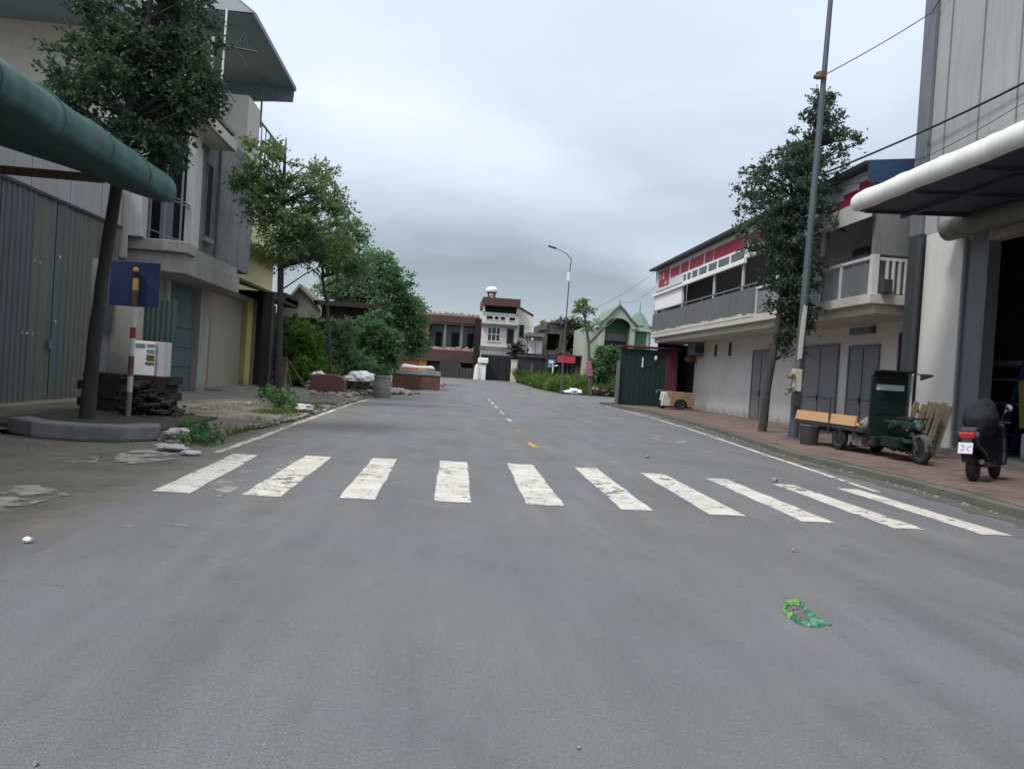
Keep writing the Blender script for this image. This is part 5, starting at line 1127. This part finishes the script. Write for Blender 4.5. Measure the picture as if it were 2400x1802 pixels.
for a,b,z0,z1 in ((39.75,40.15,3.2,3.9),(37.65,38.05,3.2,3.95)): window(t,'X',14.6,-1,a,b,z0,z1,M['conc'],M['shop_dark'],0,0,.05,.03,name='vent')
for a,b in ((37.5,40.2),(33.5,35.0),(29.8,31.2),(25.3,26.4)):
    part('upper_door',M['glass'] if b-a<1.3 else M['door_grey'],t,(14.58,14.62,a,b,4.66,6.9))
part('upper_door',M['glass'],t,(14.58,14.62,35.4,36.1,4.66,6.8)); 
part('wall_light',M['dark_metal'],t,(14.5,14.6,24.55,24.7,3.75,4.0)); part('wall_patch',M['balcony_grey'],t,(14.57,14.6,24.8,26.2,3.75,4.0))
part('recess_wall',M['shop_dark'],t,(13.0,14.95,45.9,46.0,.1,4.08),(14.86,14.9,43.45,45.9,.1,4.0))
mb=MB(); mb.tube([(14.5,22.2,.1),(14.5,22.2,4.1)],.07,8); mb.build('white_pipe',M['white'],t)
t=thing('air_conditioner',(14.3,42.3,3.3),'grey air conditioner unit on the far end of the white wall','air conditioner')
mb=MB(); mb.box(14.0,14.6,41.9,43.1,3.35,4.05); mb.build('casing',M['grey_metal'],t,bevel=.03)
mb=MB(); mb.lathe([(.28,0),(.28,.03),(.05,.04)],(0,0,0),16,Matrix.Translation((14.3,41.9,3.7))@Matrix.Rotation(pi/2,4,'X')); mb.build('fan_grille',M['dark_metal'],t)
mb=MB(); mb.bar((14.6,42.0,3.3),(13.95,42.0,3.3),.06); mb.bar((14.6,43.0,3.3),(13.95,43.0,3.3),.06); mb.rock((14.2,43.2,3.1),.35,R,.8); mb.build('bracket',M['rust'],t)

# ------------------------------------------------------------------ RIGHT: garage with white awning
t=thing('garage_building',(17,14,.1),'tall pale grey garage building with dark open doorway at the right edge','building')
mb=MB(); mb.box(13.5,13.95,18.85,20.45,.1,6.3); mb.build('pilaster',M['white_wall'],t)
mb=MB(); mb.box(13.62,13.96,18.05,18.78,.1,6.2); mb.box(13.55,13.9,18.78,18.85,.1,6.3); mb.build('door_jamb',M['grey_metal'],t)
mb=MB(); mb.box(13.6,13.96,4,18.05,5.75,6.3); mb.build('door_lintel',M['conc'],t)
mb=MB(); mb.box(13.52,24,2,20.6,6.32,16.5); mb.build('upper_wall',M['sheet_d'],t)
mb=MB()
for i in range(12): y=20.0-i*1.35; mb.box(13.495,13.52,y-.02,y+.02,6.4,16.4)
mb.build('panel_seam',M['balcony_grey'],t)
mb=MB(); mb.box(13.4,13.9,20.62,21.15,4.0,16.5); mb.build('corner_trim',M['grey_metal'],t,bevel=.02)
mb=MB(); mb.box(13.35,13.85,20.5,21.05,.1,6.35); mb.tube([(13.3,20.45,.1),(13.3,20.45,6.2)],.08,10); mb.build('downpipe',M['dark_metal'],t)
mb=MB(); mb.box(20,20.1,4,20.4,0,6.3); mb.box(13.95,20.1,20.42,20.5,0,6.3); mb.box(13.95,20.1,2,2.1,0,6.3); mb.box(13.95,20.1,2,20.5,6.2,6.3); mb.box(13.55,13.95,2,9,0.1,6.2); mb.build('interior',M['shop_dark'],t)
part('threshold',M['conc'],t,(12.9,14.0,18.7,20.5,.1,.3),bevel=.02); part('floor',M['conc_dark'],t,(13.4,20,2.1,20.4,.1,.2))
mb=MB(); mb.tube([(13.15,19.0,6.15),(13.15,3,6.15)],.30,16); mb.build('shutter_housing',M['sheet_b'],t,smooth=True)
t=thing('white_awning',(13.4,11,6.3),'long white bull nosed awning over the dark garage doorway','awning')
outer=arc([(13.5,7.25),(12,7.12),(11,6.98),(10.4,6.84),(10.08,6.68),(9.97,6.48),(10.02,6.3),(10.15,6.24)])
awning(t,outer+[(10.3,6.3),(10.5,6.5),(13.5,6.75)],1.5,18.3,M['white_awning'])
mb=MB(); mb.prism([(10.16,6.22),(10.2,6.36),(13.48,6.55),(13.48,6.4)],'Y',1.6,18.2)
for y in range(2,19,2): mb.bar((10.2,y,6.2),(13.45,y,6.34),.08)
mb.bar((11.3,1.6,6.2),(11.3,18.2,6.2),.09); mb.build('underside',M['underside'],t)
simple('storage_rack',M['grey_metal'],'grey steel shelf beam inside the dark garage','rack',(15.0,15.1,15,19.8,2.6,2.74),(15.0,15.06,15,19.6,2.2,2.26),(15.0,15.06,15,19.6,1.55,1.62),(15.0,15.1,19.55,19.65,.2,2.6),(15.5,15.6,15,19.8,2.6,2.7))
t=thing('ladder',(15,18.6,.2),'dark blue ladder leaning inside the garage','ladder')
for dx in (0,.4):
    mb=MB(); mb.bar((14.85+dx,18.85,.2),(14.95+dx,18.15,2.75),.09); mb.build('rail',M['blue_metal'],t)
for k in range(7): u=k/7+.08; mb=MB(); mb.bar((14.85+.1*u,18.85-.7*u,.2+2.5*u),(15.3,18.85-.7*u,.2+2.5*u),.05); mb.build('rung',M['blue_metal'],t)
mb=MB(); mb.prism([(17.2,1.0),(18.0,.95),(18.15,2.2),(17.1,2.3)],'X',14.75,15.3); tag(mb.build('yellow_tub',M['yellow_plastic'],bevel=.04),'mustard yellow plastic tub at the right edge inside the garage','tub')
simple('white_crate',M['conc'],'pale block on the garage floor behind the scooter','crate',(14.5,15.4,16.4,17.6,.2,.85),bevel=.03)

# ------------------------------------------------------------------ kiosk and cart
g=gz(44)
t=thing('green_kiosk',(12,45.5,g),'dark green and maroon sheet metal kiosk at the far end of the white building','kiosk')
mb=MB(); corr(mb,'Y',44.0,-1,10.22,13.0,.12,3.55,.28,.008); mb.box(10.25,13.7,44.04,44.8,.1,3.5); mb.build('wall',M['kiosk_green'],t)
mb=MB(); corr(mb,'Y',43.98,-1,13.0,13.75,.15,3.6,.18,.008); mb.build('side_panel',M['maroon_bright'],t)
mb=MB(); mb.prism([(10.15,3.62),(13.76,3.64),(13.76,3.74),(10.15,3.72)],'Y',43.8,45); mb.build('roof',M['maroon_bright'],t)
mb=MB(); mb.box(10.02,10.2,43.85,44.05,.1,2.75); mb.build('post',M['grey_metal'],t)
mb=MB(); mb.box(11.52,11.6,43.93,43.96,2.45,3.05); mb.rock((12.35,43.92,3.05),.1,R,1.8); mb.build('paper_strip',M['plastic_white'],t)
mb=MB(); mb.tube([(11.6,43.93,2.6),(11.9,43.93,2.62),(12.15,43.93,2.7),(12.35,43.93,2.95)],.02,5); mb.build('wire',M['dark_metal'],t)
part('base',M['soot'],t,(10.05,13.8,43.85,44.0,.02,.14))
t=thing('cargo_cart',(13,41.6,.13),'small beige and brown motor cart parked before the green kiosk','cart')
W=[(12.05,.35),(12.2,1.0),(12.35,1.12),(12.45,1.08),(12.45,.7),(12.55,.3)]
mb=MB(); mb.prism([(12.1,.3),(12.2,1.05),(12.32,1.12),(12.42,1.0),(12.5,.72),(12.7,.66),(12.7,.3)],'Y',41.2,41.9); mb.build('front_panel',M['dull_white'],t,bevel=.03)
ac=[(13.15+.42*math.cos(pi*k/10),.3+.42*math.sin(pi*k/10)) for k in range(11)]
mb=MB(); mb.prism([(13.95,.3),(13.95,1.12),(12.55,1.15),(12.55,.3)]+ac[::-1],'Y',41.0,42.0); mb.build('body',mat('beige brown cart',(.27,.19,.115),.8,.3,1.5,14,.2,stain=(.4,.34,.26),stain_amt=.6,stain_scale=2.),t,bevel=.02)
def wheel(par,c,r,w,axis='X',name='wheel',m='black',rimm='grey_metal',Mx=None):
    Mr=Matrix.Rotation(pi/2,4,'Y') if axis=='X' else Matrix.Rotation(pi/2,4,'X')
    T=(Mx or Matrix.Identity(4))@Matrix.Translation(c)@Mr
    mb=MB(); prof=[(r*.62,-w*.4),(r*.8,-w*.5),(r*.93,-w*.46),(r,-w*.25),(r,w*.25),(r*.93,w*.46),(r*.8,w*.5),(r*.62,w*.4)]
    mb.lathe(prof,(0,0,0),28,T); o=mb.build(name,M[m],par,smooth=True)
    mb=MB(); mb.lathe([(r*.10,-w*.34),(r*.22,-w*.30),(r*.5,-w*.28),(r*.63,-w*.43),(r*.63,w*.43),(r*.5,w*.28),(r*.22,w*.30),(r*.10,w*.34)],(0,0,0),20,T); mb.build('rim',M[rimm],o,smooth=True)
    return o
wheel(t,(13.15,41.1,.40),.30,.2,'Y'); wheel(t,(12.2,41.5,.38),.26,.12,'Y')
mb=MB(); mb.tube([(12.3,41.5,1.08),(12.15,41.4,1.2),(11.8,41.3,1.12),(11.72,41.2,.98)],.03,6); mb.build('handlebar',M['grey_metal'],t)

# ------------------------------------------------------------------ three wheeled cargo tricycle
t=thing('cargo_tricycle',(10.4,17.5,.13),'three wheeled cargo tricycle with plywood sided bed and dark green cab back','tricycle')
mb=MB(); mb.box(9.95,11.15,17.0,20.4,.66,.74)
for y in (17.3,18.6,19.9): mb.box(9.98,11.1,y,y+.1,.56,.66)
mb.bar((10.2,15.5,.6),(10.2,20.3,.6),.09); mb.bar((10.9,15.7,.6),(10.9,20.3,.6),.09)
mb.build('bed_frame',M['dark_metal'],t)
mb=MB(); mb.prism([(9.93,.78),(9.97,.78),(10.02,1.03),(9.98,1.03)],'Y',17.35,20.45); mb.box(10.02,11.1,17.4,20.4,.76,.80); mb.build('plywood_side',M['orange_wood'],t)
mb=MB(); mb.tube([(9.93,18.55,.5),(9.93,18.55,1.44)],.025,6); mb.bar((9.93,18.5,1.42),(9.93,18.62,1.44),.03); mb.build('stake',M['dark_metal'],t)
mb=MB(); mb.rock((10.2,17.1,.88),.22,random.Random(5),.8,2); mb.rock((10.3,17.4,.86),.18,random.Random(6),.7,2); mb.build('sack',M['rubble'],t)
mb=MB()
pr=[(9.9,.62),(10.62,.62),(10.62,2.02),(10.56,2.13),(9.98,2.13),(9.9,2.02)]
# back panel with a slit window: four pieces round the opening
for a,b,z0,z1 in ((9.84,9.95,1.70,1.84),(10.66,10.74,1.70,1.84),(9.84,10.74,.62,1.70)): mb.box(a,b,16.55,16.62,z0,z1)
mb.prism([(9.84,1.84),(10.74,1.84),(10.74,2.06),(10.68,2.15),(9.91,2.15),(9.84,2.06)],'Y',16.55,16.62)
mb.box(9.86,10.72,16.25,16.56,2.13,2.17)
for z in (1.5,1.15): mb.box(9.95,10.57,16.535,16.55,z,z+.02)
mb.build('cab_back',M['truck_green'],t,bevel=.012)
mb=MB(); mb.box(9.94,10.67,16.58,16.60,1.69,1.85); mb.build('rear_window',mat('pale window',(.55,.6,.6),.15,.3,12,40,0,spec=.6),t)
mb=MB(); mb.tube([(10.78,16.5,.75),(10.78,16.48,2.12)],.025,8); mb.build('cab_post',M['dull_white'],t)
mb=MB(); mb.bar((10.7,16.5,2.12),(11.2,16.4,2.12),.03); mb.prism([(10.92,1.97),(11.22,2.08),(11.24,2.13),(10.92,2.12)],'Y',16.38,16.42); mb.build('mirror',M['dark_metal'],t,bevel=.008)
mb=MB(); rn=random.Random(9)
for i in range(16): mb.rock((10.1+rn.uniform(0,.55),15.7+rn.uniform(0,.5),.55+rn.uniform(0,.4)),rn.uniform(.07,.17),rn,.8)
mb.box(10.05,10.6,15.75,16.4,.42,.62); mb.build('engine',M['truck_green'],t)
mb=MB(); mb.box(10.12,10.5,15.45,15.75,.86,1.02); mb.box(10.2,10.6,15.5,15.6,.68,.8); mb.rock((10.25,15.6,1.08),.12,rn,.6); mb.build('front_cowl',M['green_bit'],t,bevel=.03)
mb=MB(); mb.lathe([(.03,0),(.085,.02),(.1,.09),(.1,.12),(.09,.13)],(0,0,0),16,Matrix.Translation((10.32,15.52,.93))@Matrix.Rotation(pi/2,4,'X')); hl=mb.build('headlight',M['dark_metal'],t,smooth=True)
mb=MB(); mb.lathe([(.088,.12),(.07,.14),(.02,.15)],(0,0,0),16,Matrix.Translation((10.32,15.52,.93))@Matrix.Rotation(pi/2,4,'X')); mb.build('lens',M['glass_teal'],hl)
mb=MB()
for x0,x1 in ((10.0,10.2),(10.66,10.5),(10.05,10.3)): mb.tube([(x0,15.7,1.1),((x0+x1)/2,15.5,1.16),(x1,15.55,.85),(x1,15.9,.6)],.009,5)
mb.build('cable',M['black'],t)
mb=MB(); mb.prism([(15.95,.92),(16.4,.95),(16.45,1.02),(16.0,1.04)],'X',10.1,10.5); mb.build('saddle',M['seat'],t,bevel=.03)
mb=MB(); mb.box(9.94,9.98,17.1,20.3,.70,.75); mb.bar((9.94,20.38,.7),(11.12,20.38,.7),.06)
for y in (17.4,18.0,19.3,20.0): mb.bar((9.95,y,.45),(9.95,y,.7),.03)
mb.build('side_rail',M['dark_metal'],t)
wheel(t,(10.33,15.3,.41),.29,.11,'X','front_wheel')
mb=MB(); mb.bar((10.22,15.3,.41),(10.24,15.62,1.0),.05); mb.bar((10.44,15.3,.41),(10.42,15.62,1.0),.05); mb.bar((9.98,15.7,1.1),(10.68,15.7,1.1),.045); mb.build('fork',M['dark_metal'],t)
mb=MB(); mb.prism([(15.02,.42),(15.1,.68),(15.3,.78),(15.5,.72),(15.6,.6),(15.5,.62),(15.3,.73),(15.12,.62),(15.05,.40)],'X',10.26,10.4); mb.build('mudguard',M['bucket'],t)
wheel(t,(10.06,18.2,.43),.31,.14,'X','rear_wheel'); wheel(t,(11.05,18.2,.43),.31,.14,'X','rear_wheel')
mb=MB(); mb.box(10.1,10.5,17.3,17.7,.3,.56); mb.build('battery_box',M['rubble'],t,bevel=.03)
mb=MB(); rn=random.Random(19)
for i in range(26): mb.rock((rn.uniform(10.15,11.0),rn.uniform(16.2,18.0),rn.uniform(.3,.56)),rn.uniform(.08,.2),rn,.8)
mb.build('undercarriage',M['dark_metal'],t)
mb=MB(); mb.lathe([(.20,0),(.22,.02),(.265,.5),(.28,.52),(.26,.53),(.2,.45)],(9.83,19.35,.128),20); tag(mb.build('bucket',M['bucket'],smooth=True),'dark grey tapered tub under the rear of the tricycle bed','tub')
# pallets
def pallet(cx,cy,w,h,tilt,rz,lab,nsl=4):
    Mx=Matrix.Translation((cx,cy,.13))@Matrix.Rotation(rz,4,'Z')@Matrix.Rotation(tilt,4,'Y')
    t=thing('pallet',(cx,cy,.13),lab,'pallet','old timber pallets by the garage pilaster')
    for k in range(nsl):
        x=-w/2+w*k/(nsl-1); mb=MB(); mb.box(x-.07,x+.07,-.035,.0,R.uniform(0,.05),h+R.uniform(-.06,.06),Mx); mb.build('slat',M['pallet_wood'],t,bevel=.008)
    for z in (.12,h*.5,h*.86):
        mb=MB(); mb.box(-w/2-.06,w/2+.06,0.0,.09,z-.05,z+.05,Mx); mb.build('crosspiece',M['pallet_wood'],t,bevel=.008)
pallet(11.35,17.2,.6,1.30,.26,-.1,'left of the two worn timber pallets leaning by the garage pilaster')
pallet(11.75,17.35,.45,1.38,.24,-.25,'right and narrower of the two worn timber pallets leaning by the pilaster',4)

# ------------------------------------------------------------------ scooter
th=math.atan2(.75,1.0); MS=Matrix.Translation((9.47,12.52,.135))@Matrix.Rotation(th,4,'Z')@Matrix.Rotation(rad(-4),4,'X')
t=thing('scooter',(9.95,12.9,.13),'parked black motor scooter with red tail light seen from behind','scooter')
wheel(t,(0,0,.235),.235,.13,'Y','rear_wheel','black','grey_metal',MS); wheel(t,(1.22,0,.235),.235,.11,'Y','front_wheel','black','grey_metal',MS)
mb=MB(); mb.prism([(-.30,.80),(-.26,.90),(.1,.86),(.5,.80),(.62,.62),(.66,.30),(.40,.22),(.24,.30),(.16,.44),(-.06,.52),(-.24,.60)],'Y',-.19,.19,MS); mb.build('body',M['black_paint'],t,bevel=.05)
mb=MB(); mb.prism([(.55,.24),(.98,.24),(1.0,.34),(.55,.36)],'Y',-.15,.15,MS); mb.build('floorboard',M['black_paint'],t,bevel=.02)
mb=MB(); mb.prism([(.92,.26),(1.06,.26),(1.12,.52),(1.10,.8),(1.02,1.04),(.92,1.06),(.90,.98),(.98,.75),(.98,.5)],'Y',-.26,.26,MS); mb.build('front_shield',M['black_paint'],t,bevel=.05)
mb=MB(); mb.prism([(-.28,.88),(-.22,.965),(.05,.965),(.2,.92),(.5,.90),(.56,.82),(.5,.80),(.1,.85)],'Y',-.14,.14,MS); mb.build('seat',M['seat'],t,bevel=.04)
mb=MB(); mb.tube([MS@Vector((.88,-.36,1.04)),MS@Vector((.95,-.15,1.07)),MS@Vector((.95,.15,1.07)),MS@Vector((.88,.36,1.04))],.022,8); mb.build('handlebar',M['black'],t)
for s in (-1,1):
    mb=MB(); mb.tube([MS@Vector((.93,s*.2,1.08)),MS@Vector((.95,s*.24,1.22)),MS@Vector((.97,s*.28,1.30))],.011,6); mb.lathe([(.005,-.015),(.06,-.012),(.065,0),(.05,.012),(.005,.015)],(0,0,0),14,MS@Matrix.Translation((.97,s*.31,1.33))@Matrix.Rotation(pi/2,4,'Y')); mb.build('mirror',M['chrome'],t)
mb=MB(); mb.prism([(-.335,.76),(-.35,.86),(-.25,.885),(-.2,.80),(-.24,.76)],'Y',-.12,.12,MS); mb.build('tail_light',M['tail_red'],t,bevel=.015)
mb=MB(); mb.prism([(-.30,.76),(-.20,.62),(-.28,.36),(-.34,.34),(-.40,.48),(-.375,.68),(-.34,.76)],'Y',-.08,.08,MS); mb.build('rear_mudguard',M['black'],t,bevel=.015)
mb=MB(); mb.prism([(-.432,.50),(-.385,.69),(-.375,.688),(-.42,.498)],'Y',-.115,.115,MS); o=mb.build('licence_plate',M['plate'],t)
mb=MB()
for a,b,c,d in ((-.09,.64,-.02,.60),(-.02,.60,-.06,.54),(.0,.63,.06,.65),(.06,.65,.02,.57),(.02,.57,.08,.55)):
    xa=-.432+(b-.5)*.25-.004; xb=-.432+(d-.5)*.25-.004; mb.bar(MS@Vector((xa,a,b)),MS@Vector((xb,c,d)),.012,.004)
mb.build('mark',M['ink'],o)
mb=MB(); mb.tube([MS@Vector((.35,-.17,.3)),MS@Vector((.0,-.19,.3)),MS@Vector((-.22,-.2,.36))],[.03,.05,.045],10); mb.build('exhaust',M['dark_metal'],t)
mb=MB(); mb.prism([(.96,.3),(1.0,.46),(1.2,.52),(1.4,.44),(1.47,.3),(1.38,.38),(1.2,.44),(1.05,.4)],'Y',-.075,.075,MS); mb.build('front_mudguard',M['black_paint'],t,bevel=.02)
mb=MB(); bm=bmesh.new(); bmesh.ops.create_icosphere(bm,subdivisions=4,radius=1)
for v in bm.verts:
    p=v.co.copy(); n_=mnoise.noise(p*1.6)*.16+mnoise.noise(p*5)*.035; p*=1+n_
    sx=.30 if p.x<0 else .38; lean=.22*max(0,p.z)
    v.co=Vector((p.x*sx+lean+.42,p.y*.27,p.z*.37+1.12))
mb.add([MS@v.co for v in bm.verts],[tuple(v.index for v in f.verts) for f in bm.faces]); bm.free()
tag(mb.build('rain_cover',M['black_cloth'],smooth=True),'black cloth cover heaped on the parked scooter seat','cover')

# ------------------------------------------------------------------ overhead cables
def cable(pts,r,lab,sag=.0,n=14,name='overhead_cable'):
    P=[Vector(p) for p in pts]; out=[]
    for a,b in zip(P,P[1:]):
        for k in range(n): u=k/n; q=a.lerp(b,u); q.z-=sag*4*u*(1-u); out.append(q)
    out.append(P[-1]); mb=MB(); mb.tube(out,r,6); return tag(mb.build(name,M['black']),lab,'cable','overhead cables')
cable([(10.42,21.2,10.9),(13.36,20.75,12.85),(13.4,19.3,14.0),(13.42,14,15.2)],.014,'thin dark cable from high on the near lamp post up to the grey wall',.05)
cable([(10.36,21.2,7.9),(13.3,20.5,9.35),(13.4,17.1,9.35),(13.42,12,9.4)],.032,'thick black cable from the tiered tree across the grey garage wall',.02)
cable([(10.36,21.2,7.6),(13.38,20.7,8.6),(13.42,17.2,8.85),(13.42,13,9)],.010,'thin wire sagging just below the thick black cable',.06)
cable([(10.36,21.2,7.55),(13.38,20.7,8.35),(13.42,17.2,8.4),(13.42,13,8.3)],.010,'lowest thin wire across the garage wall above the white awning',.10)
cable([(8.75,57,6.0),(2.5,78,5.9)],.014,'short faint wire running left from the distant street lamp',.3)
cable([(8.75,57,6.2),(12.9,46,8.9)],.010,'faint wire from the distant lamp to the balcony building end',.5)
cable([(17.2,75,9.6),(12.9,46,7.9)],.010,'faint wire from the mint house roof to the balcony building',.4)
